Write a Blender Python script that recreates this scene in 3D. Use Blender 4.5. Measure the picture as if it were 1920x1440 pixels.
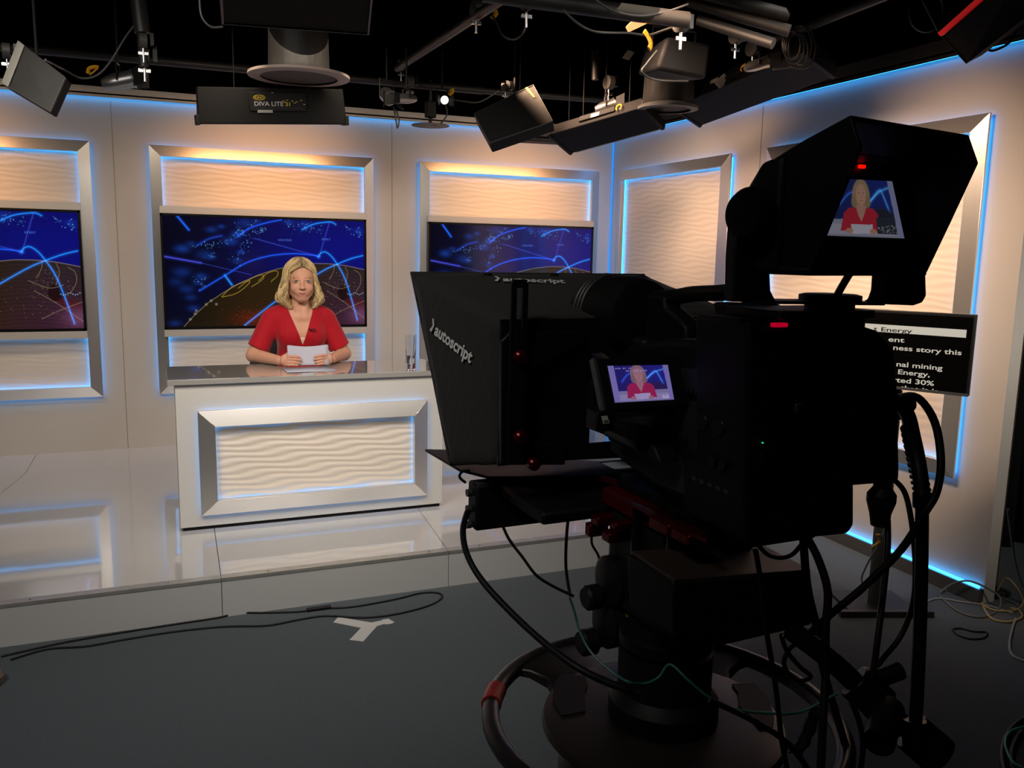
import bpy, bmesh, math, random
import numpy as np
from mathutils import Vector, Matrix, Euler
PI = math.pi
random.seed(7); rng = np.random.default_rng(7)
for o in list(bpy.data.objects): bpy.data.objects.remove(o)
SC = bpy.context.scene
COL = SC.collection
R_ = math.radians

# ------------------------------------------------------------------ camera
CAM_M = np.array([[0.92507838, -0.37927089, 0.01958535],      # image right, in world axes
                  [-0.04062133, -0.15009077, -0.98783737],    # image down
                  [0.37759754, 0.91303141, -0.15425222]])     # view direction
CAM_P = np.array([0, 0, 1.64])
FPX = 1595.34
cd = bpy.data.cameras.new('camera'); cam = bpy.data.objects.new('camera', cd); COL.objects.link(cam)
cd.sensor_fit = 'HORIZONTAL'; cd.sensor_width = 36; cd.lens = 36 * FPX / 1920; cd.clip_start = .05; cd.clip_end = 60
cam.matrix_world = Matrix(((CAM_M[0][0], -CAM_M[1][0], -CAM_M[2][0], 0), (CAM_M[0][1], -CAM_M[1][1], -CAM_M[2][1], 0),
                           (CAM_M[0][2], -CAM_M[1][2], -CAM_M[2][2], CAM_P[2]), (0, 0, 0, 1)))
SC.camera = cam
SC.view_settings.view_transform = 'Standard'; SC.view_settings.look = 'None'
SC.view_settings.gamma = 1; SC.view_settings.exposure = 0.0; SC.view_settings.use_curve_mapping = False

# ------------------------------------------------------------------ world and studio lights
w = bpy.data.worlds.new('world'); SC.world = w; w.use_nodes = True
w.node_tree.nodes['Background'].inputs[0].default_value = (.55, .62, .7, 1)
w.node_tree.nodes['Background'].inputs[1].default_value = .004

def area(name, loc, target, size, sizey, power, color, spread=PI):
    l = bpy.data.lights.new(name, 'AREA'); l.shape = 'RECTANGLE'; l.size = size; l.size_y = sizey
    l.energy = power; l.color = color; l.spread = spread
    o = bpy.data.objects.new(name, l); COL.objects.link(o); o.location = loc
    o.rotation_euler = (Vector(target) - Vector(loc)).to_track_quat('-Z', 'Y').to_euler(); return o
WARM = (1, .80, .60); NEUT = (1, .90, .80); ORNG = (1, .46, .17)
area('key_light', (-.5, 3.0, 2.75), (.75, 5.0, 1.2), .9, .4, 9, NEUT, R_(78))
area('fill_light', (2.3, 2.9, 2.6), (.75, 5.0, 1.1), .9, .4, 4, NEUT, R_(78))
area('front_light', (.9, 1.9, 3.2), (.75, 4.6, .1), 1.0, .4, 7.5, NEUT, R_(75))
area('added_left_fill', (-1.3, .5, 3.4), (.1, 3.6, 0), 1.0, .5, 10, (1, .95, .9), R_(84))  # added overhead left to lift the prompter hood, carpet and stage front
area('added_wall_end_spill', (3.2, .5, 2.9), (3.65, 2.8, 1.2), .4, .2, 2.5, NEUT, R_(38))  # added spill that brightens the end face of the right wall
for k, x in enumerate((-1.5, .75, 2.7)):          # warm top lights grazing the wall of screens
    area('wall_wash', (x, 5.85, 2.62), (x, 6.58, 1.95), .95, .10, 3.3, ORNG, R_(95))
    area('cyc_light', (x, 4.9, 2.72), (x, 6.58, 1.1), 1.2, .3, 6.0, WARM, R_(115))
for y in (4.6, 3.2):
    area('side_wash', (2.05, y, 2.68), (3.62, y + .4, 1.5), .9, .15, 11, (1, .62, .40), R_(76))
area('side_light', (1.9, 3.2, 2.7), (3.62, 3.6, 1.0), 1.0, .3, 6, WARM, R_(78))

# ------------------------------------------------------------------ helpers
def ray(px, py):
    return CAM_M.T @ np.array([(px - 960) / FPX, (py - 720) / FPX, 1.0])
def at(px, py, y=None, z=None, x=None):
    d = ray(px, py)
    t = (y / d[1]) if y is not None else ((z - CAM_P[2]) / d[2] if z is not None else x / d[0])
    return Vector(CAM_P + d * t)
RIG_A = R_(92); RIG_O = np.array([.824, 1.236, 0])
RF = np.array([math.cos(RIG_A), math.sin(RIG_A), 0]); RR = np.array([RF[1], -RF[0], 0]); RU = np.array([0, 0, 1.])
def rg(px, py, r=None, f=None, u=None):
    """point of the camera rig: (right, forward, up) of the rig's own axes on one known plane"""
    n, v = (RR, r) if r is not None else ((RF, f) if f is not None else (RU, u))
    d = ray(px, py); t = (v - (CAM_P - RIG_O) @ n) / (d @ n); q = CAM_P + d * t - RIG_O
    return Vector((q @ RR, q @ RF, q[2]))

MATS = {}
def mat(name, col, rough=.5, metal=0, emit=None, es=0, spec=.5, coat=0, noise=None, bump=None, trans=0, ior=1.45, sheen=0):
    if name in MATS: return MATS[name]
    m = bpy.data.materials.new(name); m.use_nodes = True; nt = m.node_tree; b = nt.nodes['Principled BSDF']
    b.inputs['Base Color'].default_value = (*col, 1); b.inputs['Roughness'].default_value = rough
    b.inputs['Metallic'].default_value = metal; b.inputs['Specular IOR Level'].default_value = spec
    b.inputs['Coat Weight'].default_value = coat; b.inputs['Coat Roughness'].default_value = .04
    b.inputs['Transmission Weight'].default_value = trans; b.inputs['IOR'].default_value = ior
    b.inputs['Sheen Weight'].default_value = sheen
    if emit: b.inputs['Emission Color'].default_value = (*emit, 1); b.inputs['Emission Strength'].default_value = es
    if noise or bump:
        tc = nt.nodes.new('ShaderNodeTexCoord')
    if noise:   # (scale, amount, stretch)
        mp = nt.nodes.new('ShaderNodeMapping'); mp.inputs['Scale'].default_value = noise[2]
        nz = nt.nodes.new('ShaderNodeTexNoise'); nz.inputs['Scale'].default_value = noise[0]; nz.inputs['Detail'].default_value = 5
        rp = nt.nodes.new('ShaderNodeMixRGB'); a = noise[1]
        rp.inputs[1].default_value = (*[c * (1 - a) for c in col], 1); rp.inputs[2].default_value = (*[min(1, c * (1 + a)) for c in col], 1)
        nt.links.new(tc.outputs['Object'], mp.inputs[0]); nt.links.new(mp.outputs[0], nz.inputs['Vector'])
        nt.links.new(nz.outputs[0], rp.inputs[0]); nt.links.new(rp.outputs[0], b.inputs['Base Color'])
    if bump:    # (scale, strength, distance, stretch)
        mp = nt.nodes.new('ShaderNodeMapping'); mp.inputs['Scale'].default_value = bump[3]
        nz = nt.nodes.new('ShaderNodeTexNoise'); nz.inputs['Scale'].default_value = bump[0]; nz.inputs['Detail'].default_value = 3
        bp = nt.nodes.new('ShaderNodeBump'); bp.inputs['Strength'].default_value = bump[1]; bp.inputs['Distance'].default_value = bump[2]
        nt.links.new(tc.outputs['Object'], mp.inputs[0]); nt.links.new(mp.outputs[0], nz.inputs['Vector'])
        nt.links.new(nz.outputs[0], bp.inputs['Height']); nt.links.new(bp.outputs[0], b.inputs['Normal'])
    MATS[name] = m; return m
def vmat(name, rough=.5, emit=0, spec=.5, gloss=0, bump=None):
    """material that takes its colour from the mesh's own colour attribute"""
    if name in MATS: return MATS[name]
    m = mat(name, (.004, .004, .005) if emit else (1, 1, 1), rough, spec=spec, coat=gloss, bump=bump)
    nt = m.node_tree; b = nt.nodes['Principled BSDF']
    a = nt.nodes.new('ShaderNodeVertexColor'); a.layer_name = 'col'
    if emit: nt.links.new(a.outputs[0], b.inputs['Emission Color']); b.inputs['Emission Strength'].default_value = emit
    else: nt.links.new(a.outputs[0], b.inputs['Base Color'])
    return m

BLK = mat('black_plastic', (.0045, .0048, .005), .55, spec=.3)
BLKM = mat('black_metal', (.007, .0075, .008), .4, metal=.3, spec=.4)
RUB = mat('black_rubber', (.006, .006, .0065), .5, spec=.35)
GRY = mat('dark_grey_metal', (.05, .05, .05), .45, metal=.3)
PIPE = mat('black_pipe_paint', (.014, .0135, .013), .5, spec=.5, noise=(6, .35, (1, 1, 1)))
CHR = mat('chrome', (.6, .6, .6), .22, metal=1)
ALU = mat('brushed_aluminium', (.74, .72, .69), .3, metal=.85, noise=(3, .05, (1, 1, 1)))
REDA = mat('red_anodised_metal', (.11, .004, .005), .3, metal=.7)
YEL = mat('yellow_plastic', (.75, .38, .01), .5)
LED = mat('blue_led', (.02, .2, .6), .5, emit=(.03, .37, 1.0), es=5.5)
LEDR = mat('bright_blue_led', (.02, .2, .6), .5, emit=(.02, .34, 1.0), es=6)
LEDC = mat('faint_blue_led', (.02, .2, .6), .5, emit=(.02, .30, 1.0), es=.8)
WHT = mat('white_tape', (.62, .62, .6), .6)

def link(o, parent=None):
    COL.objects.link(o)
    if parent is not None: o.parent = parent
    return o
def thing(name, label, cat, loc=(0, 0, 0), rotz=0, group=None, kind=None, rot=None):
    o = bpy.data.objects.new(name, None); link(o); o.empty_display_size = .1
    o.location = loc; o.rotation_euler = rot if rot else (0, 0, rotz); o['label'] = label; o['category'] = cat
    if group: o['group'] = group
    if kind: o['kind'] = kind
    return o
def rig(name, label, cat, group=None): return thing(name, label, cat, tuple(RIG_O), R_(2), group)
def tag(o, label, cat, group=None, kind=None):
    o['label'] = label; o['category'] = cat
    if group: o['group'] = group
    if kind: o['kind'] = kind
    return o
def fasten(o, parent):
    o.parent = parent; o.matrix_parent_inverse = Matrix.LocRotScale(parent.location, parent.rotation_euler, None).inverted(); return o
def copy_tree(o, parent=None):
    c = o.copy(); COL.objects.link(c); c.parent = parent
    for ch in [k for k in bpy.data.objects if k.parent == o]: copy_tree(ch, c)
    return c

class MB:
    def __init__(s): s.v = []; s.f = []
    def add(s, vs, fs, M=None):
        n = len(s.v)
        s.v += [tuple(M @ Vector(v)) if M is not None else tuple(v) for v in vs]
        s.f += [tuple(i + n for i in f) for f in fs]; return s
    def box(s, c, d, M=None):
        x, y, z = c; a, b, e = d[0] / 2, d[1] / 2, d[2] / 2
        vs = [(x + i * a, y + j * b, z + k * e) for i in (-1, 1) for j in (-1, 1) for k in (-1, 1)]
        return s.add(vs, [(0, 1, 3, 2), (4, 6, 7, 5), (0, 4, 5, 1), (2, 3, 7, 6), (0, 2, 6, 4), (1, 5, 7, 3)], M)
    def bb(s, p, q, M=None):
        return s.box([(a + b) / 2 for a, b in zip(p, q)], [abs(a - b) for a, b in zip(p, q)], M)
    def hexa(s, a, b):    # two quads (4 points each), joined
        return s.add(list(a) + list(b), [(3, 2, 1, 0), (4, 5, 6, 7)] + [(i, (i + 1) % 4, 4 + (i + 1) % 4, 4 + i) for i in range(4)])
    def prism(s, poly, off):   # polygon of 3D points pushed along a vector
        n = len(poly); off = Vector(off); a = [Vector(p) for p in poly]; b = [p + off for p in a]
        return s.add(a + b, [tuple(range(n - 1, -1, -1)), tuple(range(n, 2 * n))] + [(i, (i + 1) % n, n + (i + 1) % n, n + i) for i in range(n)])
    def loft(s, rings, cap=True, close=True):
        n = len(rings[0]); vs = [p for r in rings for p in r]; fs = []
        for k in range(len(rings) - 1):
            for i in range(n if close else n - 1):
                j = (i + 1) % n; fs.append((k * n + i, k * n + j, (k + 1) * n + j, (k + 1) * n + i))
        if cap: fs += [tuple(range(n - 1, -1, -1)), tuple((len(rings) - 1) * n + i for i in range(n))]
        return s.add(vs, fs)
    def cyl(s, a, b, r, r2=None, n=24, cap=True):
        a, b = Vector(a), Vector(b); r2 = r if r2 is None else r2; q = (b - a).to_track_quat('Z', 'Y')
        rings = [[p + q @ Vector((rr * math.cos(2 * PI * i / n), rr * math.sin(2 * PI * i / n), 0)) for i in range(n)] for p, rr in ((a, r), (b, r2))]
        return s.loft(rings, cap)
    def lathe(s, prof, a=(0, 0, 0), axis=(0, 0, 1), n=40, cap=True):   # prof = [(radius, height)]
        a = Vector(a); q = Vector(axis).to_track_quat('Z', 'Y')
        return s.loft([[a + q @ Vector((r * math.cos(2 * PI * i / n), r * math.sin(2 * PI * i / n), h)) for i in range(n)] for r, h in prof], cap)
    def tube(s, pts, r, n=8, smooth=True, sub=6, closed=False, taper=None, squash=1):
        P = [Vector(p) for p in pts]
        if smooth and len(P) > 2:
            Q = []; m = len(P)
            for i in range(m if closed else m - 1):
                g = (lambda k: P[k % m]) if closed else (lambda k: P[max(0, min(m - 1, k))])
                a, b, c, d = g(i - 1), g(i), g(i + 1), g(i + 2)
                for k in range(sub):
                    t = k / sub
                    Q.append(.5 * ((2 * b) + (c - a) * t + (2 * a - 5 * b + 4 * c - d) * t * t + (3 * b - a - 3 * c + d) * t ** 3))
            if not closed: Q.append(P[-1])
            P = Q
        rings = []; N = len(P); nor = None
        for i, p in enumerate(P):
            t = (P[(i + 1) % N] - P[i - 1]) if closed else (P[min(N - 1, i + 1)] - P[max(0, i - 1)])
            if t.length < 1e-9: t = Vector((0, 0, 1))
            t.normalize()
            if nor is None: nor = t.orthogonal().normalized()
            nor = (nor - t * nor.dot(t)); nor = nor.normalized() if nor.length > 1e-6 else t.orthogonal().normalized()
            bi = t.cross(nor); rr = r if taper is None else r * taper(i / (N - 1))
            rings.append([p + nor * rr * math.cos(2 * PI * k / n) + bi * rr * squash * math.sin(2 * PI * k / n) for k in range(n)])
        if closed: rings.append(rings[0])
        return s.loft(rings, not closed)
    def build(s, name, m, parent=None, bevel=0, seg=2, smooth=True, angle=35, loc=None):
        me = bpy.data.meshes.new(name); me.from_pydata(s.v, [], s.f); me.update()
        bm = bmesh.new(); bm.from_mesh(me); bmesh.ops.recalc_face_normals(bm, faces=bm.faces); bm.to_mesh(me); bm.free()
        if m: me.materials.append(m)
        if smooth:
            me.shade_smooth(); me.set_sharp_from_angle(angle=R_(angle))
        o = bpy.data.objects.new(name, me); link(o, parent)
        if loc: o.location = loc
        if bevel:
            b = o.modifiers.new('bevel', 'BEVEL'); b.width = bevel; b.segments = seg; b.limit_method = 'ANGLE'; b.angle_limit = R_(40)
            b.harden_normals = False
        return o
def Box(name, p, q, m, parent=None, bevel=0): return MB().bb(p, q).build(name, m, parent, bevel)
def struct(o): o['kind'] = 'structure'; return o

def text_mesh(name, body, m, parent, size, M, depth=.0006, sx=1, bold=0, align='LEFT'):
    c = bpy.data.curves.new(name, 'FONT'); c.body = body; c.size = size; c.extrude = depth; c.offset = bold; c.align_x = align; c.resolution_u = 3
    o = bpy.data.objects.new(name, c); COL.objects.link(o)
    dg = bpy.context.evaluated_depsgraph_get(); me = bpy.data.meshes.new_from_object(o.evaluated_get(dg))
    bpy.data.objects.remove(o); me.transform(Matrix.Scale(sx, 4, (1, 0, 0))); me.transform(M)
    me.materials.clear(); me.materials.append(m); me.name = name
    return link(bpy.data.objects.new(name, me), parent)
def frameM(o, x, y):   # text frame: origin, x direction, y (up) direction
    x = Vector(x).normalized(); y = Vector(y); y = (y - x * y.dot(x)).normalized(); z = x.cross(y)
    return Matrix(((x.x, y.x, z.x, o[0]), (x.y, y.y, z.y, o[1]), (x.z, y.z, z.z, o[2]), (0, 0, 0, 1)))

# ------------------------------------------------------------------ the room
WY, WX, PZ = 6.584, 3.62, .18
carpet = mat('carpet', (.10, .118, .13), .9, spec=.2, noise=(160, .35, (1, 1, 1)), bump=(260, .5, .004, (1, 2, 1)))
struct(Box('floor', (-5, -4, -.05), (7, 9, 0), carpet))
blackp = mat('black_paint', (.006, .006, .006), .8, spec=.2)
struct(Box('ceiling', (-5, -4, 3.9), (7, 9, 4.0), blackp))
struct(Box('wall_rear', (-5, -4.1, 0), (7, -4, 3.9), blackp))
struct(Box('wall_far_left', (-5.1, -4, 0), (-5, 9, 3.9), blackp))
struct(Box('wall_far_right', (7, -4, 0), (7.1, 9, 3.9), blackp))
struct(Box('wall_far_back', (-5, 9, 0), (7, 9.1, 3.9), blackp))
wallm = mat('painted_wall', (.56, .53, .48), .6, noise=(2.5, .04, (1, 1, 1)))
ZT = 2.622
struct(Box('wall_back', (-4.9, WY, 0), (WX + .075, WY + .08, ZT + .045), wallm))
struct(Box('wall_right', (WX, 2.737, 0), (WX + .075, WY, ZT + .045), wallm))
# seams between the wall flats, thin strips of a darker colour
seam = mat('seam_dark_strip', (.22, .2, .18), .8)
for k, x in enumerate((-2.2, -.262, 1.687)):
    struct(Box('trim_%d' % (k + 1), (x - .0015, WY - .0015, PZ), (x + .0015, WY + .002, ZT - .03), seam))
struct(Box('trim_4', (WX - .002, 4.632 - .002, .09), (WX + .002, 4.632 + .002, ZT - .03), seam))
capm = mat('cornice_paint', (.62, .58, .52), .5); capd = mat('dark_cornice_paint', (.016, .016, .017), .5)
struct(MB().bb((-4.9, WY - .055, ZT), (WX, WY, ZT + .05)).bb((-4.9, WY - .055, ZT - .016), (WX, WY - .049, ZT + .01)).build('trim_5', capm))
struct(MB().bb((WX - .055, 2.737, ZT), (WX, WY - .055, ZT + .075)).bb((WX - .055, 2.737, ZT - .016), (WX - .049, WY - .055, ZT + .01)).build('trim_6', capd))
struct(Box('baseboard_right', (WX - .035, 2.737, 0), (WX, WY, .072), mat('grey_skirting', (.075, .075, .078), .5), bevel=.003))
def strip(name, p, q, label, m=LED, grp='blue strip lights edging the walls'):
    return tag(Box(name, p, q, m), label, 'led strip', grp)
strip('led_strip', (-4.8, WY - .034, ZT - .010), (WX - .06, WY - .022, ZT - .002), 'blue strip light under the pale cornice of the wall of screens')
strip('led_strip', (WX - .034, 2.76, ZT - .010), (WX - .022, WY - .06, ZT - .002), 'blue strip light under the dark cornice of the right wall', LEDR)
strip('led_strip', (WX - .026, 2.75, .074), (WX - .014, WY - .03, .084), 'blue strip light on top of the skirting of the right wall', LED)
strip('led_strip', (WX - .018, WY - .018, PZ), (WX - .008, WY - .008, ZT - .02), 'blue upright strip light in the corner of the two walls', LEDC)

# wave-textured decorative panels with mitred aluminium frames, floating on blue light
def wave_mesh(W, H, lam=.038, Lam=.38, A=.0045, seed=0, tilt=0):
    nx = max(8, int(W / .022)); nz = max(8, int(H / .0048))
    X, Z = np.meshgrid(np.linspace(0, W, nx + 1), np.linspace(0, H, nz + 1))
    ph = 2 * PI * (Z - tilt * X) / lam + 1.6 * np.sin(2 * PI * X / Lam + 1.3 * Z / lam + seed)
    Y = -A * (.5 + .5 * np.sin(ph)) ** 0.8
    v = np.stack([X, Y, Z], -1).reshape(-1, 3)
    i = np.arange((nx + 1) * (nz + 1)).reshape(nz + 1, nx + 1)
    f = np.stack([i[:-1, :-1], i[:-1, 1:], i[1:, 1:], i[1:, :-1]], -1).reshape(-1, 4)
    me = bpy.data.meshes.new('wave_panel'); me.from_pydata(v.tolist(), [], f.tolist()); me.shade_smooth(); return me
wavem = mat('wave_panel_plaster', (.80, .71, .60), .55)
def bars(parent, W, H, bw, y0, y1, m=ALU):
    """four mitred bars; outer edge at depth y0, inner edge standing further out at y1"""
    for nm, a, b, ia, ib in (('top_rail', (0, H), (W, H), (bw, H - bw), (W - bw, H - bw)), ('bottom_rail', (W, 0), (0, 0), (W - bw, bw), (bw, bw)),
                             ('side_rail', (0, 0), (0, H), (bw, bw), (bw, H - bw)), ('side_rail', (W, H), (W, 0), (W - bw, H - bw), (W - bw, bw))):
        t = .012
        q = lambda p, y: (p[0], y, p[1])
        MB().hexa([q(a, -y0), q(ia, -y1), q(ia, -y0 + t), q(a, -y0 + t)], [q(b, -y0), q(ib, -y1), q(ib, -y0 + t), q(b, -y0 + t)]).build(nm, m, parent, bevel=.0012, seg=1)
def ledring(parent, W, H, inset, y, t=.010):
    m = MB(); i = inset
    m.bb((i, -y - t, i), (W - i, -y, i + t)); m.bb((i, -y - t, H - i - t), (W - i, -y, H - i)); m.bb((i, -y - t, i), (i + t, -y, H - i)); m.bb((W - i - t, -y - t, i), (W - i, -y, H - i))
    m.build('led_strip', LED, parent)
def decor(label, loc, rotz, W, H, bw, seed, tv=None):
    t = thing('framed_wave_panel', label, 'wall panel', loc, rotz, 'framed wave panels on the studio walls')
    bars(t, W, H, bw, .038, .06)
    ledring(t, W, H, .022, .006); ledring(t, W, H, bw - .016, .012, .007)
    def wp(z0, z1):
        me = wave_mesh(W - 2 * bw + .03, z1 - z0, A=.0019, seed=seed); me.materials.append(wavem)
        o = link(bpy.data.objects.new('wave_panel', me), t); o.location = (bw - .015, -.002, z0)
    if tv:
        a, b = tv
        wp(bw - .015, a + .02); wp(b - .02, H - bw + .015)
        for z in (a - .027, b + .024): Box('crossbar', (.050, -.108, z - .0255), (1.4975, -.02, z + .0255), CBAR, t, .002)
        Box('backing_board', (.09, -.03, a), (W - .09, -.004, b), BLK, t)
        ledring(t, W, a + .02, .06, .004, .008)
    else: wp(bw - .015, H - bw + .015)
    return t
CBAR = mat('white_satin_bar', (.62, .6, .57), .35, metal=.25)
FW, FH, FZ = 1.571, 1.745, .572
XS = (-1.974, -.0365, 1.898)
TVA, TVB = .472, 1.2825        # heights of the two crossbars inside the frame
nm3 = ('left framed wave panel on the wall, cut by the picture edge', 'middle framed wave panel on the wall behind the newsreader', 'right framed wave panel on the wall of screens, half behind the prompter hood')
for k, x in enumerate(XS):
    decor(nm3[k], (x, WY, FZ), 0, FW, FH, .075, k, (TVA, TVB))
decor('narrow framed wave panel without a screen, near the corner on the right wall', (WX, 6.41, FZ), -PI / 2, 1.52, FH, .08, 5)
decor('wide framed wave panel on the right wall behind the viewfinder', (WX, 4.524, FZ), -PI / 2, 1.582, FH, .08, 8)

# ------------------------------------------------------------------ painted pictures for the screens
class Canvas:
    def __init__(s, W, H):
        s.W, s.H = W, H; s.a = np.zeros((H, W, 3)); s.Y, s.X = np.mgrid[0:H, 0:W].astype(float)
    def line(s, pts, w, col, glow=0, g=0):
        c = np.array(col); pts = np.array(pts, float); pad = max(w, glow) * 3 + 2
        D = None
        for (x0, y0), (x1, y1) in zip(pts[:-1], pts[1:]):
            xa, xb = int(max(0, min(x0, x1) - pad)), int(min(s.W, max(x0, x1) + pad + 1)); ya, yb = int(max(0, min(y0, y1) - pad)), int(min(s.H, max(y0, y1) + pad + 1))
            if xa >= xb or ya >= yb: continue
            if D is None: D = np.full((s.H, s.W), 1e3)
            X, Y = s.X[ya:yb, xa:xb], s.Y[ya:yb, xa:xb]; dx, dy = x1 - x0, y1 - y0
            t = np.clip(((X - x0) * dx + (Y - y0) * dy) / (dx * dx + dy * dy + 1e-9), 0, 1)
            D[ya:yb, xa:xb] = np.minimum(D[ya:yb, xa:xb], np.hypot(X - x0 - t * dx, Y - y0 - t * dy))
        if D is None: return
        k = np.exp(-(D / w) ** 2); s.a += k[..., None] * c
        if glow: s.a += (np.exp(-(D / glow) ** 2) * g)[..., None] * c
    def curve(s, pts, w, col, glow=0, g=0):
        P = np.array(pts, float); Q = []
        for i in range(len(P) - 1):
            a, b, c, d = P[max(0, i - 1)], P[i], P[i + 1], P[min(len(P) - 1, i + 2)]
            for t in np.arange(0, 1, .1): Q.append(.5 * (2 * b + (c - a) * t + (2 * a - 5 * b + 4 * c - d) * t * t + (3 * b - a - 3 * c + d) * t ** 3))
        Q.append(P[-1]); s.line(Q, w, col, glow, g)
    def dots(s, xs, ys, r, cols):
        for x, y, c in zip(xs, ys, cols):
            xa, xb, ya, yb = int(max(0, x - 4 * r)), int(min(s.W, x + 4 * r + 1)), int(max(0, y - 4 * r)), int(min(s.H, y + 4 * r + 1))
            if xa >= xb or ya >= yb: continue
            k = np.exp(-(((s.X[ya:yb, xa:xb] - x) ** 2 + (s.Y[ya:yb, xa:xb] - y) ** 2) / r ** 2)); s.a[ya:yb, xa:xb] += k[..., None] * np.array(c)
    def ell(s, cx, cy, rx, ry, col, soft=1, rot=0):
        c, n = math.cos(rot), math.sin(rot); X, Y = s.X - cx, s.Y - cy
        d = np.hypot((X * c + Y * n) / rx, (-X * n + Y * c) / ry); k = np.clip((1 - d) * min(rx, ry) / soft, 0, 1)[..., None]
        s.a = s.a * (1 - k) + k * np.array(col)
    def poly(s, pts, col):
        P = np.array(pts, float); inside = np.zeros((s.H, s.W), bool); n = len(P)
        for i in range(n):
            x0, y0 = P[i]; x1, y1 = P[(i + 1) % n]
            if y0 == y1: continue
            inside ^= ((y0 > s.Y) != (y1 > s.Y)) & (s.X < (x1 - x0) * (s.Y - y0) / (y1 - y0) + x0)
        s.a[inside] = col
FONT = {'W': ('10001', '10001', '10101', '10101', '01010'), 'E': ('111', '100', '110', '100', '111'), 'A': ('010', '101', '111', '101', '101'), 'T': ('111', '010', '010', '010', '010'),
        'H': ('101', '101', '111', '101', '101'), 'R': ('110', '101', '110', '101', '101'), 'S': ('111', '100', '111', '001', '111'), 'P': ('110', '101', '110', '100', '100'), 'O': ('111', '101', '101', '101', '111')}
def stamp(c, word, x, y, px, col, slope=0):
    for ch in word:
        g = FONT[ch]
        for j, row in enumerate(g):
            for i, b in enumerate(row):
                if b == '1': c.dots([x + i * px], [y + j * px + slope * x], px * .5, [col])
        x += (len(g[0]) + 1.6) * px
def globe():
    c = Canvas(600, 334); W, H = 600, 334
    sx, sy = W / 1655, H / 905
    def S(x, y): return ((x - 118) * sx, (y - 105 - .022 * (x - 118)) * sy)
    U = c.X / W; V = c.Y / H
    base = np.stack([.004 + .02 * np.clip(U - .2, 0, 1) * .25, .003 + 0 * U, .035 + .17 * np.clip(U * 1.25 - .25, 0, 1)], -1)
    base += np.exp(-(((U - .78) / .3) ** 2 + ((V - .3) / .25) ** 2))[..., None] * np.array([.0, .003, .10])
    base *= .6; base[..., :] *= (.35 + .65 * np.clip((U + .15 * V) * 2.0, 0, 1))[..., None]
    base[..., 0] *= .5; c.a += base
    # blurred blue clouds
    for x, y, r, k in ((260, 370, 50, .5), (330, 330, 34, .3), (490, 215, 40, .35), (570, 190, 26, .45), (700, 250, 40, .7), (640, 310, 50, .5), (760, 160, 60, .3), (860, 145, 30, .3), (430, 420, 60, .25), (330, 860, 40, .35), (180, 980, 40, .25),
                       (280, 700, 50, .3), (310, 770, 40, .25), (400, 600, 44, .4), (370, 650, 34, .3), (480, 440, 30, .4), (720, 400, 26, .6), (690, 470, 40, .3), (1120, 150, 40, .35), (1250, 170, 60, .3), (1720, 220, 40, .3), (250, 560, 60, .3), (200, 640, 50, .2)):
        X, Y = S(x, y); rr = r * sx; c.a += (k * .4 * np.exp(-(((c.X - X) / rr) ** 2 + ((c.Y - Y) / (rr * .6)) ** 2)))[..., None] * np.array([.02, .13, .9])
    rs = np.random.default_rng(3)
    for path, n, sp in ((((340, 350), (600, 320), (700, 250), (860, 140)), 60, 14), (((700, 170), (720, 240), (850, 240), (930, 200)), 60, 18), (((820, 290), (760, 340), (720, 400), (690, 480)), 50, 24), (((440, 430), (480, 440), (500, 420)), 14, 14), (((1100, 150), (1250, 190), (1400, 200)), 60, 22),
                        (((1400, 120), (1500, 150), (1640, 200), (1760, 260)), 60, 20), (((340, 620), (400, 620), (390, 680)), 30, 22), (((690, 240), (780, 260), (900, 210)), 30, 12)):
        P = np.array(path, float)
        for i in range(n):
            t = rs.random() * (len(P) - 1); k = int(t); q = P[k] * (1 - t + k) + P[k + 1] * (t - k) + rs.normal(0, sp, 2); X, Y = S(*q); b = rs.random() ** 2
            c.dots([X], [Y], .6 + .9 * rs.random(), [(b * .15, b * .4 + .03, b * .6 + .18)])
    # the globe
    gl = [S(*p) for p in ((230, 1030), (330, 920), (440, 820), (560, 740), (700, 660), (860, 590), (1010, 545), (1160, 515), (1320, 500), (1450, 503), (1600, 520), (1780, 560))]
    gx, gy = np.array(gl).T; ytop = np.interp(c.X[0], gx, gy, left=400); ins = (c.Y > ytop[None, :])
    dep = np.clip((c.Y - ytop[None, :]) / 200, 0, 1); U2 = U
    right = np.clip((U2 - .55) * 3, 0, 1)
    g0 = np.stack([.035 + .02 * dep, .022 + .002 * dep, .006 + 0 * dep], -1); g1 = np.stack([.045 + .03 * dep, .028 - .006 * dep, .034 + .016 * dep], -1)
    gcol = g0 * (1 - right[..., None]) + g1 * right[..., None]; gcol *= .55 * (1 - .6 * np.clip((.4 - U2) * 3, 0, 1))[..., None]
    stripe = (.88 + .12 * np.sin((c.Y - ytop[None, :]) * .55))[..., None]
    c.a = np.where(ins[..., None], gcol * stripe, c.a)
    for i in range(260):      # city lights
        k = rs.integers(0, 3)
        if k == 0: q = (rs.normal(820, 110), rs.normal(950, 45)); col = (.5, .06, .04)
        elif k == 1: q = (rs.uniform(900, 1700), rs.uniform(600, 1010)); col = (.35, .22, .13)
        else: q = (rs.normal(1560, 90), rs.normal(760, 90)); col = (.5, .38, .26)
        X, Y = S(*q)
        if 0 < X < W - 1 and 0 < Y < H - 1 and Y > np.interp(X, gx, gy) + 6: c.dots([X], [Y], .7, [tuple(np.array(col) * rs.random())])
    c.a[..., 0] += .06 * np.exp(-(((c.X - S(800, 960)[0]) / 50) ** 2 + ((c.Y - S(800, 960)[1]) / 22) ** 2)) * ins
    c.ell(*S(1590, 760), 24, 26, (.012, .003, .004), 4); c.ell(*S(1690, 850), 40, 18, (.05, .006, .008), 6, .3)
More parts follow.
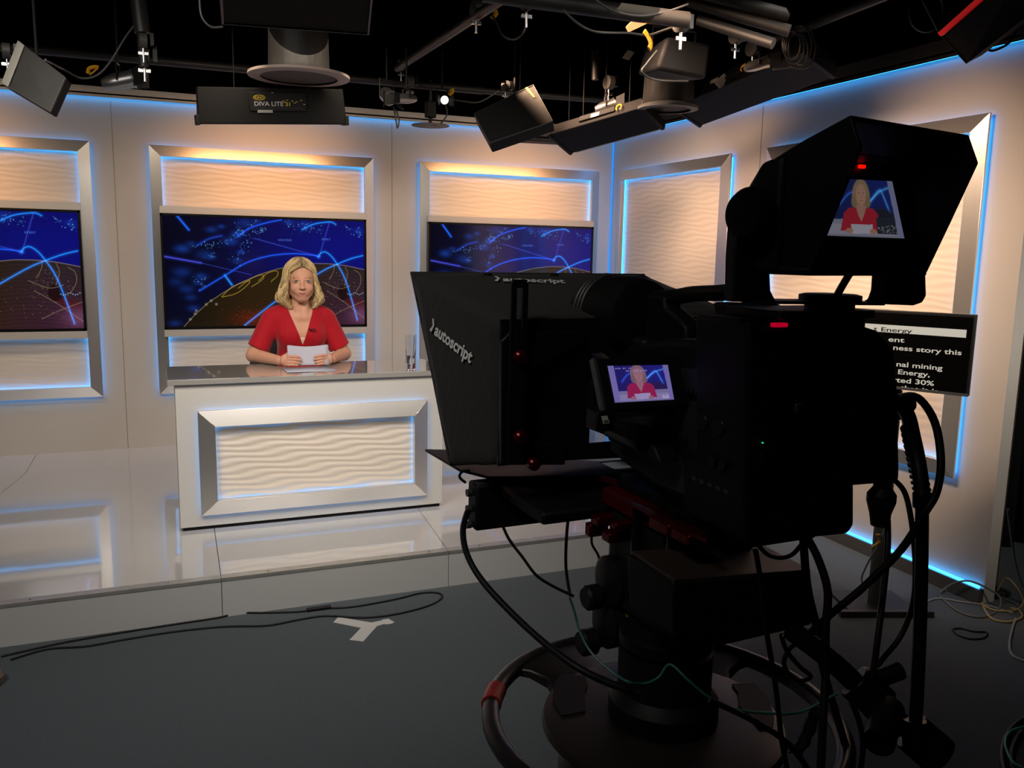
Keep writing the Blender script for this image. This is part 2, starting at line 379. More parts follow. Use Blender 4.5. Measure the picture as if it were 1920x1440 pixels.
    c.a[..., :] += (np.exp(-(((c.X - S(1740, 960)[0]) / 40) ** 2 + ((c.Y - S(1740, 960)[1]) / 30) ** 2)) * ins)[..., None] * np.array([.09, .03, .07])
    tan = (.24, .17, .08)
    c.line(gl, .8, (.22, .17, .09))
    for p in (((1500, 510), (1500, 560), (1460, 640)), ((1600, 530), (1620, 600), (1590, 700)), ((1680, 560), (1730, 600), (1735, 680), (1690, 760)), ((1440, 740), (1600, 850), (1780, 1000)), ((1780, 830), (1600, 900), (1480, 960)), ((1400, 660), (1540, 720), (1640, 700))):
        c.curve([S(*q) for q in p], .7, tuple(v * .8 for v in tan))
    for p in (((555, 770), (640, 690), (770, 640), (775, 665), (680, 740), (560, 772)), ((690, 700), (800, 620), (890, 592), (890, 630), (800, 690)), ((860, 640), (930, 580), (1010, 560), (1015, 600), (960, 650))):
        c.curve([S(*q) for q in p], .9, (.33, .2, .02))
    c.dots(*np.array([S(*q) for q in ((340, 905), (430, 830), (350, 880), (300, 950), (470, 800), (510, 830))]).T, 3, [(.22, .19, .12)] * 6)
    for k in range(9): X, Y = S(1620 + k * 17, 770 + 8 * math.sin(k * 1.3)); c.dots([X], [Y], 1.6, [(.25, .32, .45)])
    B = (.01, .10, .95); C1 = (.01, .26, 1.0); P1 = (.03, .05, .42)
    c.line([S(228, 105), S(315, 218)], 1.7, (.01, .12, .9), 4, .3)
    c.curve([S(*p) for p in ((380, 715), (590, 590), (760, 490), (940, 435), (1130, 415), (1290, 425), (1370, 440))], 1.1, B, 4, .2)
    c.line([S(585, 590), S(640, 672)], 1.5, C1, 4, .3)
    c.line([S(830, 285), S(1370, 440)], .7, P1, 3, .15); c.line([S(1465, 150), S(1380, 420)], .7, P1, 3, .15)
    c.curve([S(*p) for p in ((1370, 440), (1390, 410), (1430, 403), (1480, 440), (1530, 510), (1590, 620), (1640, 770), (1705, 1005))], 1.15, C1, 4, .22)
    c.curve([S(*p) for p in ((735, 1015), (1030, 795), (1380, 578), (1530, 508), (1650, 462), (1755, 435))], 1.15, C1, 4, .22)
    c.curve([S(*p) for p in ((1230, 212), (1330, 165), (1465, 145), (1520, 165))], 1.1, C1, 4, .2)
    c.curve([S(*p) for p in ((700, 268), (800, 200), (940, 155), (1060, 130))], 1.1, B, 4, .2)
    c.line([S(120, 432), S(400, 487)], 1.1, (.06, .07, .7), 4, .3); c.line([S(400, 487), S(800, 590)], .7, P1)
    c.curve([S(*p) for p in ((380, 340), (470, 290), (570, 265))], 1.2, (.01, .04, .4), 5, .3)
    c.dots([S(1368, 440)[0]], [S(1368, 440)[1]], 5, [(.02, .14, .8)])
    stamp(c, 'WEATHER', *S(1030, 292), 1.25, (.05, .13, .5)); stamp(c, 'SPORT', *S(1400, 286), 1.25, (.05, .13, .5))
    for k in range(9): c.dots([S(345 + k * 32, 347 - k * 3)[0]], [S(345 + k * 32, 347 - k * 3)[1]], 1.2, [(.05, .2, .7)])
    return c
def screen_mesh(name, c, corners, m):
    """flat grid between four corners (tl, tr, br, bl) carrying the canvas as colours"""
    H, W = c.H, c.W; tl, tr, br, bl = [np.array(p, float) for p in corners]
    U = (np.arange(W) / (W - 1))[None, :, None]; V = (np.arange(H) / (H - 1))[:, None, None]
    P = (tl * (1 - U) + tr * U) * (1 - V) + (bl * (1 - U) + br * U) * V
    i = np.arange(W * H).reshape(H, W); f = np.stack([i[1:, :-1], i[1:, 1:], i[:-1, 1:], i[:-1, :-1]], -1).reshape(-1, 4)
    me = bpy.data.meshes.new(name); me.from_pydata(P.reshape(-1, 3).tolist(), [], f.tolist())
    at_ = me.color_attributes.new('col', 'FLOAT_COLOR', 'POINT')
    rgba = np.ones((W * H, 4), np.float32); rgba[:, :3] = np.clip(c.a, 0, 1.2).reshape(-1, 3); at_.data.foreach_set('color', rgba.ravel())
    me.materials.append(m); return me
scrm = vmat('lit_screen', .12, 1.0, gloss=.0)
gm = screen_mesh('screen', globe(), ((.017, -.1055, .7915), (1.427, -.1055, .7915), (1.427, -.1055, .017), (.017, -.1055, .017)), scrm)
bez = mat('glossy_black_bezel', (.008, .008, .009), .2, spec=.5)
tvl = ('television with a globe picture on the left wall panel, cut by the picture edge', 'television with a globe picture right behind the newsreader', 'television with a globe picture above the prompter hood')
for k, x in enumerate(XS):
    t = thing('television', tvl[k], 'television', (x + .052, WY, FZ + TVA + .001), 0, 'televisions showing the blue globe')
    m = MB(); W, H = 1.444, .8085; b = .016
    m.bb((0, -.104, .0), (W, -.05, H)); m.bb((0, -.11, 0), (W, -.104, b)); m.bb((0, -.11, H - b), (W, -.104, H)); m.bb((0, -.11, 0), (b, -.104, H)); m.bb((W - b, -.11, 0), (W, -.104, H))
    m.build('bezel', bez, t); MB().bb((.02, -.1052, .02), (W - .02, -.104, H - .02)).build('panel_glass', bez, t)
    link(bpy.data.objects.new('screen', gm), t)

# ------------------------------------------------------------------ the glossy stage
gloss = mat('glossy_white_laminate', (.62, .61, .60), .06, spec=.8, coat=1, bump=(4, .04, .02, (1, .6, 1)))
PY, PX1 = 3.803, 2.72
st = thing('stage_platform', 'low glossy white stage the desk stands on', 'stage', (0, PY, 0))
cuts = [-4.8, -3.4, -2.05, -.68, .197, 1.254, 2.3, PX1]
fas = mat('white_laminate_fascia', (.52, .52, .51), .45)
joint = mat('dark_joint', (.03, .03, .03), .8)
for a, b in zip(cuts[:-1], cuts[1:]):
    Box('front_board', (a + .0015, 0, 0), (b - .0015, .018, PZ - .012), fas, st)
Box('core', (-4.8, .018, 0), (PX1 - .002, WY - PY, PZ - .012), joint, st)
def deck(poly, nm='deck_board'):
    MB().prism([(x, y - PY, PZ - .012) for x, y in poly], (0, 0, .012)).build(nm, gloss, st)
g = .0015
deck([(-.845 + g, 6.034 + g), (PX1, 6.034 + g), (PX1, WY), (-.845 + g, WY)]); deck([(-4.8, PY), (-1.0 - .19 - g, PY), (-.845 - g, 6.034), (-.845 - g, WY), (-4.8, WY)])
deck([(-1.19 + g, PY), (.197 - g, PY), (.215 - g, 4.9), (.215 - g, 6.034 - g), (-.845 + g, 6.034 - g)])
deck([(.197 + g, PY), (1.254 - g, PY), (1.304 - g, 4.48), (1.42 - g, 6.034 - g), (.215 + g, 6.034 - g), (.215 + g, 4.9)])
deck([(1.254 + g, PY), (PX1, PY), (PX1, 6.034 - g), (1.42 + g, 6.034 - g), (1.304 + g, 4.48)])
edge = mat('worn_aluminium_edge', (.55, .54, .5), .38, metal=.7, noise=(30, .25, (1, 4, 1)))
for a, b in ((-4.8, -.68), (-.68, .197), (.197, 1.254), (1.254, PX1)):
    m = MB(); m.bb((a + .001, -.003, PZ), (b - .001, .045, PZ + .003)); m.bb((a + .001, -.003, PZ - .012), (b - .001, 0, PZ)); m.build('edge_trim', edge, st)
for x in (-.55, -.02, .4, 1.16, 1.42, 1.6, 2.2):
    MB().lathe([(.0045, 0), (.004, .002), (.001, .003)], (x, .02, PZ + .003), n=10).build('screw', CHR, st)

# ------------------------------------------------------------------ news desk
dk = thing('news_desk', 'white news desk with a blue-lit framed wave panel and a clear top', 'desk', (.046, 4.522, PZ))
DW, DD, DH = 1.403, .44, .758
deskw = mat('white_desk_laminate', (.64, .62, .57), .4)
m = MB(); m.bb((0, 0, .02), (DW, .03, DH)); m.build('front_panel', deskw, dk, .001)
for x in (0, DW - .03): Box('side_panel', (x, .03, .02), (x + .03, DD, DH), deskw, dk, .001)
Box('desktop_board', (.0, .0, DH), (DW, DD + .03, DH + .006), deskw, dk)
Box('plinth', (.012, .012, 0), (DW - .012, DD - .02, .02), BLK, dk)
fr = thing('panel_frame', '', ''); del fr['label']; del fr['category']; fr.parent = dk; fr.location = (.101, 0, .083)
W, H = 1.206, .55
bars(fr, W, H, .082, .026, .055); ledring(fr, W, H, .02, .004, .008); ledring(fr, W, H, .066, .012, .007)
me = wave_mesh(W - .14, H - .14, lam=.036, Lam=.36, A=.0045, seed=1.5, tilt=.03); me.materials.append(wavem)
o = link(bpy.data.objects.new('wave_panel', me), fr); o.location = (.07, -.001, .07)
acr = mat('smoky_clear_acrylic', (.36, .345, .32), .03, spec=.8, coat=1)
Box('acrylic_top', (-.035, -.02, DH + .008), (DW + .03, .49, DH + .036), acr, dk, .0015)
TOPZ = PZ + DH + .036
gls = mat('clear_glass', (.95, .97, .97), .02, trans=1, ior=1.45)
gt = thing('glass_tumbler', 'clear glass tumbler on the right end of the desk', 'glass', (1.29, 4.62, TOPZ + .0005))
MB().lathe([(.001, .0), (.024, .0), (.026, .004), (.033, .19), (.0315, .19), (.0235, .03), (.001, .026)], n=32, cap=False).build('glass_body', gls, gt)
MB().lathe([(.001, .031), (.0234, .031), (.0255, .075), (.001, .075)], n=32, cap=False).build('water', mat('water', (.9, .95, .97), .0, trans=1, ior=1.33), gt)

# ------------------------------------------------------------------ newsreader: solid-field modelling
def surface_nets(F, org, h):
    s = F < 0; nx, ny, nz = F.shape
    cs = np.zeros((nx - 1, ny - 1, nz - 1), np.int8)
    for a in (0, 1):
        for b in (0, 1):
            for c in (0, 1): cs += s[a:nx - 1 + a, b:ny - 1 + b, c:nz - 1 + c]
    act = (cs > 0) & (cs < 8); idx = -np.ones(act.shape, np.int64); I = np.argwhere(act); idx[act] = np.arange(len(I))
    acc = np.zeros((len(I), 3)); cnt = np.zeros(len(I))
    cor = [(a, b, c) for a in (0, 1) for b in (0, 1) for c in (0, 1)]
    for p in cor:
        for ax in range(3):
            if p[ax]: continue
            q = list(p); q[ax] = 1
            fa = F[I[:, 0] + p[0], I[:, 1] + p[1], I[:, 2] + p[2]]; fb = F[I[:, 0] + q[0], I[:, 1] + q[1], I[:, 2] + q[2]]
            k = (fa < 0) != (fb < 0); t = np.where(k, fa / np.where(k, fa - fb, 1), 0)
            pt = np.tile(np.array(p, float), (len(I), 1)); pt[:, ax] += t; acc[k] += pt[k]; cnt[k] += 1
    V = (I + acc / cnt[:, None]) * h + org; Q = []
    for ax in range(3):
        n = [nx, ny, nz]; sl = [slice(None)] * 3; sa = list(sl); sb = list(sl); sa[ax] = slice(0, n[ax] - 1); sb[ax] = slice(1, n[ax])
        A, B = s[tuple(sa)], s[tuple(sb)]; E = np.argwhere(A != B); o1, o2 = [(1, 2), (2, 0), (0, 1)][ax]
        E = E[(E[:, o1] > 0) & (E[:, o2] > 0) & (E[:, o1] < n[o1] - 1) & (E[:, o2] < n[o2] - 1)]
        c = []
        for d1, d2 in ((-1, -1), (0, -1), (0, 0), (-1, 0)):
            e = E.copy(); e[:, o1] += d1; e[:, o2] += d2; c.append(idx[e[:, 0], e[:, 1], e[:, 2]])
        q = np.stack(c, 1); fl = ~s[E[:, 0], E[:, 1], E[:, 2]]; q[fl] = q[fl][:, ::-1]; Q.append(q)
    return V, np.concatenate(Q)
class Field:
    def __init__(s, lo, hi, h):
        s.lo = np.array(lo, float); s.h = h; s.n = np.ceil((np.array(hi) - s.lo) / h).astype(int) + 1; s.F = np.full(s.n, .05)
    def blk(s, lo, hi):
        a = np.clip(np.floor((np.array(lo) - s.lo) / s.h).astype(int), 0, s.n); b = np.clip(np.ceil((np.array(hi) - s.lo) / s.h).astype(int) + 1, 0, s.n)
        sl = tuple(slice(i, j) for i, j in zip(a, b)); g = np.meshgrid(*[s.lo[k] + s.h * np.arange(a[k], b[k]) for k in range(3)], indexing='ij')
        return sl, np.stack(g, -1)
    def comb(s, lo, hi, fn, k, mode='add', pad=.04):
        sl, P = s.blk(np.array(lo) - pad, np.array(hi) + pad)
        if P.size == 0: return s
        a = s.F[sl]; b = fn(P)
        if mode == 'sub': a, b = -a, b
        if k: h = np.clip(.5 + .5 * (a - b) / k, 0, 1); r = a * (1 - h) + b * h - k * h * (1 - h)
        else: r = np.minimum(a, b)
        s.F[sl] = -r if mode == 'sub' else r; return s
    def ell(s, c, r, k=.02, rot=None, mode='add'):
        c = np.array(c); r = np.array(r, float); M = np.array(Euler(rot).to_matrix()) if rot else None; R = r.max()
        def fn(P):
            q = P - c
            if M is not None: q = q @ M
            k0 = np.sqrt(((q / r) ** 2).sum(-1)); k1 = np.sqrt(((q / r ** 2) ** 2).sum(-1)) + 1e-9; return k0 * (k0 - 1) / k1
        return s.comb(c - R, c + R, fn, k, mode)
    def cap(s, a, b, ra, rb=None, k=.02, mode='add', flat=None):
        a = np.array(a, float); b = np.array(b, float); rb = ra if rb is None else rb; R = max(ra, rb)
        def fn(P):
            ab = b - a; t = np.clip(((P - a) @ ab) / (ab @ ab), 0, 1); q = P - a - t[..., None] * ab
            if flat is not None: q = q / np.array(flat)
            return np.sqrt((q ** 2).sum(-1)) - (ra + (rb - ra) * t)
        return s.comb(np.minimum(a, b) - R * 1.3, np.maximum(a, b) + R * 1.3, fn, k, mode)
    def planes(s, pl, lo, hi, k=.004, mode='sub'):   # convex solid from planes (normal, offset), n.p < d inside
        def fn(P):
            d = None
            for n, o in pl:
                n = np.array(n, float); L = np.linalg.norm(n); e = (P @ n - o) / L; d = e if d is None else np.maximum(d, e)
            return d
        return s.comb(lo, hi, fn, k, mode, pad=.01)
    def mesh(s, name, m, parent, colors=None, deci=None):
        V, Q = surface_nets(s.F, s.lo, s.h)
        me = bpy.data.meshes.new(name); me.vertices.add(len(V)); me.vertices.foreach_set('co', V.astype(np.float32).ravel())
        me.loops.add(Q.size); me.loops.foreach_set('vertex_index', Q.astype(np.int32).ravel()); me.polygons.add(len(Q))
        me.polygons.foreach_set('loop_start', np.arange(0, Q.size, 4, dtype=np.int32)); me.update(calc_edges=True); me.validate(); me.shade_smooth()
        if colors is not None:
            c = me.color_attributes.new('col', 'FLOAT_COLOR', 'POINT'); rgba = np.ones((len(me.vertices), 4), np.float32); rgba[:, :3] = colors(V)[:len(me.vertices)]; c.data.foreach_set('color', rgba.ravel())
        me.materials.append(m); o = link(bpy.data.objects.new(name, me), parent); 
        sm = o.modifiers.new('smooth', 'SMOOTH'); sm.factor = .5; sm.iterations = 2
        return o
PX, PYY = .756, 5.08
per = thing('person', 'person with blonde wavy hair in a red top, seated at the desk holding papers', 'person', (PX, PYY, 0))
HC = np.array([.004, 0, 1.44]); HM = np.array(Euler((0, 0, R_(-5))).to_matrix())
def hp(x, y, z): return HM @ np.array([x, y, z - 1.44]) + HC     # head space, turned a little
def torso(f, e=0.0, k=.05):
    f.ell((0, .05, 1.17), (.145 + e, .092 + e, .15 + e), k); f.cap((-.13, .055, 1.232), (.125, .055, 1.228), .048 + e, k=k)
    f.ell((-.07, .055, 1.262), (.075 + e, .045 + e, .03 + e), .03); f.ell((.065, .055, 1.262), (.075 + e, .045 + e, .03 + e), .03)
    f.ell((-.062, -.012, 1.125), (.066 + e, .055 + e, .066 + e), .045); f.ell((.058, -.012, 1.123), (.066 + e, .055 + e, .066 + e), .045)
    f.ell((0, .05, .98), (.13 + e, .09 + e, .17 + e), k); f.ell((0, .08, .78), (.17 + e, .12 + e, .13 + e), k)
SHL, SHR = (-.165, .055, 1.222), (.158, .055, 1.218)
ELL, ELR = (-.272, .01, 1.016), (.250, .02, 1.010)
WRL, WRR = (-.150, -.195, 1.006), (.140, -.185, 1.006)
f = Field((-.36, -.30, .66), (.34, .22, 1.60), .0028)
torso(f)
f.cap((0, .03, 1.37), (0, .045, 1.245), .050, .056, k=.035)
f.cap((-.028, -.012, 1.30), (-.012, -.02, 1.232), .012, .010, k=.02); f.cap((.028, -.012, 1.30), (.012, -.02, 1.232), .012, .010, k=.02)
f.cap((-.02, -.022, 1.232), (-.09, .012, 1.250), .008, .006, k=.03); f.cap((.02, -.022, 1.232), (.09, .012, 1.248), .008, .006, k=.03)
for S, E_, Wr in ((SHL, ELL, WRL), (SHR, ELR, WRR)):
    f.cap(S, E_, .048, .040, k=.03); f.cap(E_, Wr, .040, .026, k=.02)
# head
f.ell(hp(0, .02, 1.480), (.073, .090, .083), .02); f.ell(hp(0, -.022, 1.425), (.0635, .066, .082), .03)
f.ell(hp(0, -.012, 1.385), (.050, .058, .045), .03); f.ell(hp(.0, -.058, 1.347), (.021, .022, .017), .028)
for s in (-1, 1):
    f.ell(hp(s * .037, -.058, 1.404), (.024, .022, .022), .022); f.cap(hp(s * .052, .0, 1.385), hp(s * .016, -.05, 1.345), .011, .011, k=.03)
    f.ell(hp(s * .029, -.0755, 1.467), (.020, .008, .006), .016)
    f.ell(hp(s * .0345, -.096, 1.446), (.0165, .0115, .0100), .012, mode='sub')
    f.ell(hp(s * .0345, -.0745, 1.446), (.0160, .0135, .0125), .003)        # eyeball under the lids
    f.cap(hp(s * .020, -.0860, 1.4530), hp(s * .0345, -.0880, 1.4562), .0020, k=.005); f.cap(hp(s * .0345, -.0880, 1.4562), hp(s * .049, -.078, 1.452), .0018, k=.005)
    f.ell(hp(s * .0115, -.094, 1.4055), (.0065, .009, .0055), .007)
    f.ell(hp(s * .074, .012, 1.43), (.008, .018, .03), .006)
f.cap(hp(0, -.086, 1.450), hp(0, -.101, 1.412), .0055, .0070, k=.016); f.ell(hp(0, -.1035, 1.4075), (.0095, .008, .0075), .010)
f.ell(hp(.0, -.076, 1.378), (.030, .014, .018), .018)
f.cap(hp(-.024, -.0785, 1.3790), hp(.0, -.0895, 1.3775), .0020, .0042, k=.005); f.cap(hp(.0, -.0895, 1.3775), hp(.024, -.0785, 1.3790), .0042, .0020, k=.005)
f.cap(hp(-.014, -.084, 1.3705), hp(.014, -.084, 1.3705), .0046, k=.005)
f.cap(hp(-.024, -.087, 1.3765), hp(.0, -.093, 1.3745), .0012, k=.003, mode='sub'); f.cap(hp(.0, -.093, 1.3745), hp(.024, -.087, 1.3765), .0012, k=.003, mode='sub')
# hands: palm, four bent fingers in front of the sheet, a thumb behind it
for s, Wr in ((-1, WRL), (1, WRR)):
    w = np.array(Wr); pc = w + np.array([-s * .030, -.022, .004])
    f.ell(pc, (.034, .019, .036), .014, rot=(0, 0, s * -.5))
    for j, (z0, z1, L) in enumerate(((1.034, 1.029, .062), (1.018, 1.012, .068), (1.001, .996, .062), (.986, .984, .048))):
        k0 = np.array([w[0] - s * .042, w[1] - .040, z0]); k1 = k0 + np.array([-s * L * .45, -.016, (z1 - z0) * .4 + .002]); k2 = k0 + np.array([-s * L * .95, -.012, (z1 - z0)])
        r = .0083 - .0008 * (j == 3)
        f.cap(w + np.array([-s * .03, -.025, (z0 - 1.006) * .8]), k0, .010, .009, k=.006); f.cap(k0, k1, .0088, r, k=.0035); f.cap(k1, k2, r, .0068, k=.002)
    t0 = w + np.array([-s * .018, -.012, .022]); t1 = t0 + np.array([-s * .028, .004, .016]); t2 = t1 + np.array([-s * .026, -.006, .006])
    f.cap(t0, t1, .0125, .0105, k=.01); f.cap(t1, t2, .0105, .008, k=.004)
def skin_col(V):
    c = np.tile(np.array([.57, .29, .185]), (len(V), 1)); L = (V - HC) @ HM + np.array([0, 0, 1.44])
    def blend(mask, col): c[:] = c * (1 - mask[:, None]) + np.array(col) * mask[:, None]
    ck = np.exp(-(((np.abs(L[:, 0]) - .042) / .016) ** 2 + ((L[:, 2] - 1.404) / .014) ** 2)) * (L[:, 1] < -.03); blend(ck * .35, (.56, .21, .15))
    ax_ = np.abs(L[:, 0]); lip = (ax_ < .0255) & (L[:, 2] < 1.3825 - (ax_ / .0255) ** 2 * .0035) & (L[:, 2] > 1.3665 + (ax_ / .0255) ** 2 * .011) & (L[:, 1] < -.06); blend(lip * .8, (.38, .10, .085))
    gap = (ax_ < .023) & (np.abs(L[:, 2] - (1.3745 + (ax_ / .024) ** 1.5 * .002)) < .0011) & (L[:, 1] < -.06); blend(gap * .7, (.16, .04, .035))
    nost = (np.abs(ax_ - .0065) < .003) & (np.abs(L[:, 2] - 1.4005) < .0016) & (L[:, 1] < -.085); blend(nost * .6, (.18, .07, .05))
    br = (np.abs(np.abs(L[:, 0]) - .034) < .019) & (np.abs(L[:, 2] - (1.4695 - (np.abs(L[:, 0]) - .030) ** 2 * 14)) < .0030) & (L[:, 1] < -.05); blend(br * .5, (.19, .11, .06))
    ex = np.abs(L[:, 0]) - .0345; ez = L[:, 2] - 1.446
    eye = ((ex / .0150) ** 2 + (ez / .0056) ** 2 < 1) & (L[:, 1] < -.06); blend(eye * 1., (.34, .28, .25))
    lash = ((ex / .0168) ** 2 + ((ez - .001) / .0062) ** 2 < 1) & (ez > .0008) & (L[:, 1] < -.06) & ~eye; blend(lash * .8, (.07, .04, .03))
    iris = (ex ** 2 + ez ** 2 < .0056 ** 2) & eye; blend(iris * 1., (.035, .045, .05))
    hd = (V[:, 1] < -.16) & (V[:, 2] < 1.06); blend(hd * .5, (.56, .28, .2))
    return c
skm = vmat('skin', .5, spec=.35); skm.node_tree.nodes['Principled BSDF'].inputs['Subsurface Weight'].default_value = .06
f.mesh('body', skm, per, skin_col)
# the red top
b = Field((-.37, -.16, .72), (.35, .24, 1.32), .0035)
torso(b, .009)
for S, E_, s in ((SHL, ELL, -1), (SHR, ELR, 1)):
    e = np.array(E_); S_ = np.array(S); b.cap(S_, S_ * .18 + e * .82 + np.array([-s * .012, .0, .01]), .056, .064, k=.03)
    d = (e - S_); d /= np.linalg.norm(d)
    n = np.array([d[0] * .2 + s * .35, d[1] * .4, d[2]]); n /= np.linalg.norm(n); p0 = S_ * .19 + e * .81
    # hem plane: everything of the sleeve beyond it is cut away (only beside the waist)
    b.planes([(-n, -(n @ p0)), ((-s, 0, 0), -.135)], (min(s * .12, s * .40), -.2, .7), (max(s * .12, s * .40), .25, 1.3), .003)
    b.cap(S_ * .45 + e * .55, e + d * .06, .030, .062, k=.004, mode='sub')
vb, vl, vr = (-.003, 1.078), (-.083, 1.300), (.074, 1.298)
def edge(p, q):   # outward normal in the xz plane for a counter-clockwise polygon
    nx, nz = (q[1] - p[1]), -(q[0] - p[0]); return ((nx, 0, nz), nx * p[0] + nz * p[1])
b.planes([edge(vb, vr), edge(vl, vb), ((0, 1, 0), .035)], (-.10, -.16, 1.05), (.10, .06, 1.32), .003)
b.ell((0, .05, 1.31), (.074, .062, .050), .004, mode='sub')
red = mat('red_crepe', (.36, .002, .010), .75, spec=.25, sheen=.15, noise=(20, .08, (1, 1, 1)), bump=(9, .55, .03, (1.6, 1, .45)))
b.mesh('blouse', red, per)
cs = Field((-.05, -.13, 1.04), (.05, .03, 1.14), .003); torso(cs, .004)
cs.planes([((0, 0, -1), -1.119)], (-.06, -.14, 1.119), (.06, .04, 1.16), .001); cs.planes([((0, -1, 0), .03)], (-.06, -.03, 1.0), (.06, .04, 1.16), .001)
cs.mesh('camisole', mat('cream_cotton', (.66, .52, .38), .8), per)
tr_ = Field((-.22, -.56, .16), (.22, .24, .80), .006)
tr_.ell((0, .08, .75), (.178, .13, .10), .03)
for s in (-1, 1):
    tr_.cap((s * .085, .04, .72), (s * .10, -.34, .69), .078, .058, k=.03); tr_.cap((s * .10, -.35, .68), (s * .10, -.30, .27), .056, .038, k=.02)
tr_.mesh('trousers', mat('black_trousers', (.012, .012, .014), .8), per)
for s in (-1, 1):
    sf = Field((s * .10 - .06, -.45, .17), (s * .10 + .06, -.22, .28), .004); sf.cap((s * .10, -.29, .215), (s * .10, -.385, .203), .030, .022, k=.01); sf.cap((s * .10, -.29, .25), (s * .10, -.285, .21), .034, .03, k=.01)
    sf.mesh('shoe', BLK, per)
mic = MB(); mic.tube([(.030, -.083, 1.172), (.045, -.090, 1.166), (.060, -.090, 1.172)], .0035, n=6); mic.tube([(.060, -.090, 1.172), (.068, -.088, 1.163), (.055, -.086, 1.158)], .002, n=6); mic.build('lapel_microphone', BLK, per)

# hair: a cap and some hundreds of wavy locks
hf = Field((-.17, -.11, 1.26), (.16, .15, 1.60), .0035)
hf.ell((0.003, .022, 1.480), (.078, .090, .088), .02); hf.ell((0, .075, 1.38), (.085, .045, .10), .03)
for s in (-1, 1):
    hf.ell((s * .074, .02, 1.44), (.020, .046, .07), .02); hf.ell((s * .088, .012, 1.375), (.026, .042, .050), .02); hf.ell((s * .074, .02, 1.318), (.028, .036, .026), .02)
hf.ell((-.098, -.0, 1.355), (.026, .036, .036), .02)
hf.ell(hp(0, -.085, 1.43), (.066, .084, .1005), .006, mode='sub'); hf.ell((0, -.06, 1.33), (.055, .085, .06), .01, mode='sub')
def hair_col(V):
    k = .5 + .5 * np.sin(V[:, 0] * 310 + 3 * np.sin(V[:, 2] * 60)); root = np.clip((V[:, 2] - 1.535) / .03, 0, 1) * (np.abs(V[:, 0]) < .04)
    c = np.array([.26, .17, .075]) * (1 - k[:, None]) + np.array([.40, .28, .13]) * k[:, None]; return c * (1 - .5 * root[:, None])
hairm = vmat('blonde_hair', .42, spec=.4)
hair = hf.mesh('hair', hairm, per, hair_col)
lk = MB(); cols = []
zs = np.array([1.578, 1.566, 1.548, 1.52, 1.48, 1.44, 1.40, 1.36, 1.33, 1.305, 1.285])
wL = np.array([.012, .040, .062, .082, .094, .100, .110, .134, .132, .112, .092])
wR = np.array([.012, .040, .060, .078, .088, .094, .104, .120, .126, .112, .092])
dB = np.array([.03, .06, .08, .098, .108, .110, .108, .104, .098, .090, .082])
for i in range(980):
    s = -1 if i % 2 else 1; th = R_(50 + 130 * random.random() ** 1.15) if i > 200 else R_(random.uniform(49, 66)); front = th < R_(68)
    ph = random.random() * 6; amp = .004 + .007 * random.random(); lay = random.uniform(-.010, .004); zend = random.uniform(1.277, 1.325) if not front else random.uniform(1.285, 1.33)
    pts = []; n = 16; a0 = th * random.uniform(.0, .45) if front else th * random.uniform(.7, 1); e0 = R_(random.uniform(30, 88) if front and i <= 200 else random.uniform(62, 88)); j_ = random.uniform(-.004, .003)
    for k in range(n):
        t = k / (n - 1)
        if t < .4:
            q = t / .4; e = e0 * (1 - q); a = a0 + (th - a0) * min(1, q * 1.25) ** .8; ro = 1 + j_ * 8 * (1 - q) * q
            x = s * (.0895 + (wL[4] - .0895 if s < 0 else 0) * q + lay * q) * ro * math.cos(e) * math.sin(a); y = .02 - (.101 + lay * .5 * q) * ro * math.cos(e) * math.cos(a) * (1 - .18 * q * (math.cos(a) > 0)); z = 1.482 + .099 * ro * math.sin(e)
        else:
            q = (t - .4) / .6; z = 1.482 * (1 - q) + zend * q; W = np.interp(z, zs[::-1], (wL if s < 0 else wR)[::-1]); D = np.interp(z, zs[::-1], dB[::-1])
            wob = amp * math.sin(ph + q * 9) * min(1, q * 2.2); x = s * (W + lay) * math.sin(th) + s * wob
            if math.cos(th) > 0: y = .02 - (.083 + lay * .5) * math.cos(th) + amp * math.cos(ph * 1.7 + q * 8) * min(1, q * 2); x = s * max(abs(x), .068 + .010 * min(1, q * 3)); y = max(y, -.066 + .25 * max(0, 1.44 - z))
            else: y = .02 - (D + lay) * math.cos(th) + amp * math.cos(ph * 1.7 + q * 8) * min(1, q * 2)
            x -= s * .018 * max(0, q - .8) / .2
        pts.append((x + .002, y, z))
    n0 = len(lk.v); r = random.uniform(.0040, .0072)
    lk.tube(pts, r, n=5, sub=2, taper=lambda t: .55 + .45 * math.sin(PI * min(1, t * 1.1 + .1)) if t < .9 else .35, squash=.6)
    v = random.random(); base = np.array([.26, .165, .07]) * (1 - v) + np.array([.78, .58, .29]) * v; cnt = len(lk.v) - n0
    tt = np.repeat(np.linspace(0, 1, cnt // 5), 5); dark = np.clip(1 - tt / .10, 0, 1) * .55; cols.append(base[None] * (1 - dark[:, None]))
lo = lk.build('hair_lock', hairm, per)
a_ = lo.data.color_attributes.new('col', 'FLOAT_COLOR', 'POINT'); cc = np.ones((len(lo.data.vertices), 4), np.float32); cc[:, :3] = np.concatenate(cols)[:len(lo.data.vertices)]; a_.data.foreach_set('color', cc.ravel()); lo['kind'] = 'stuff'

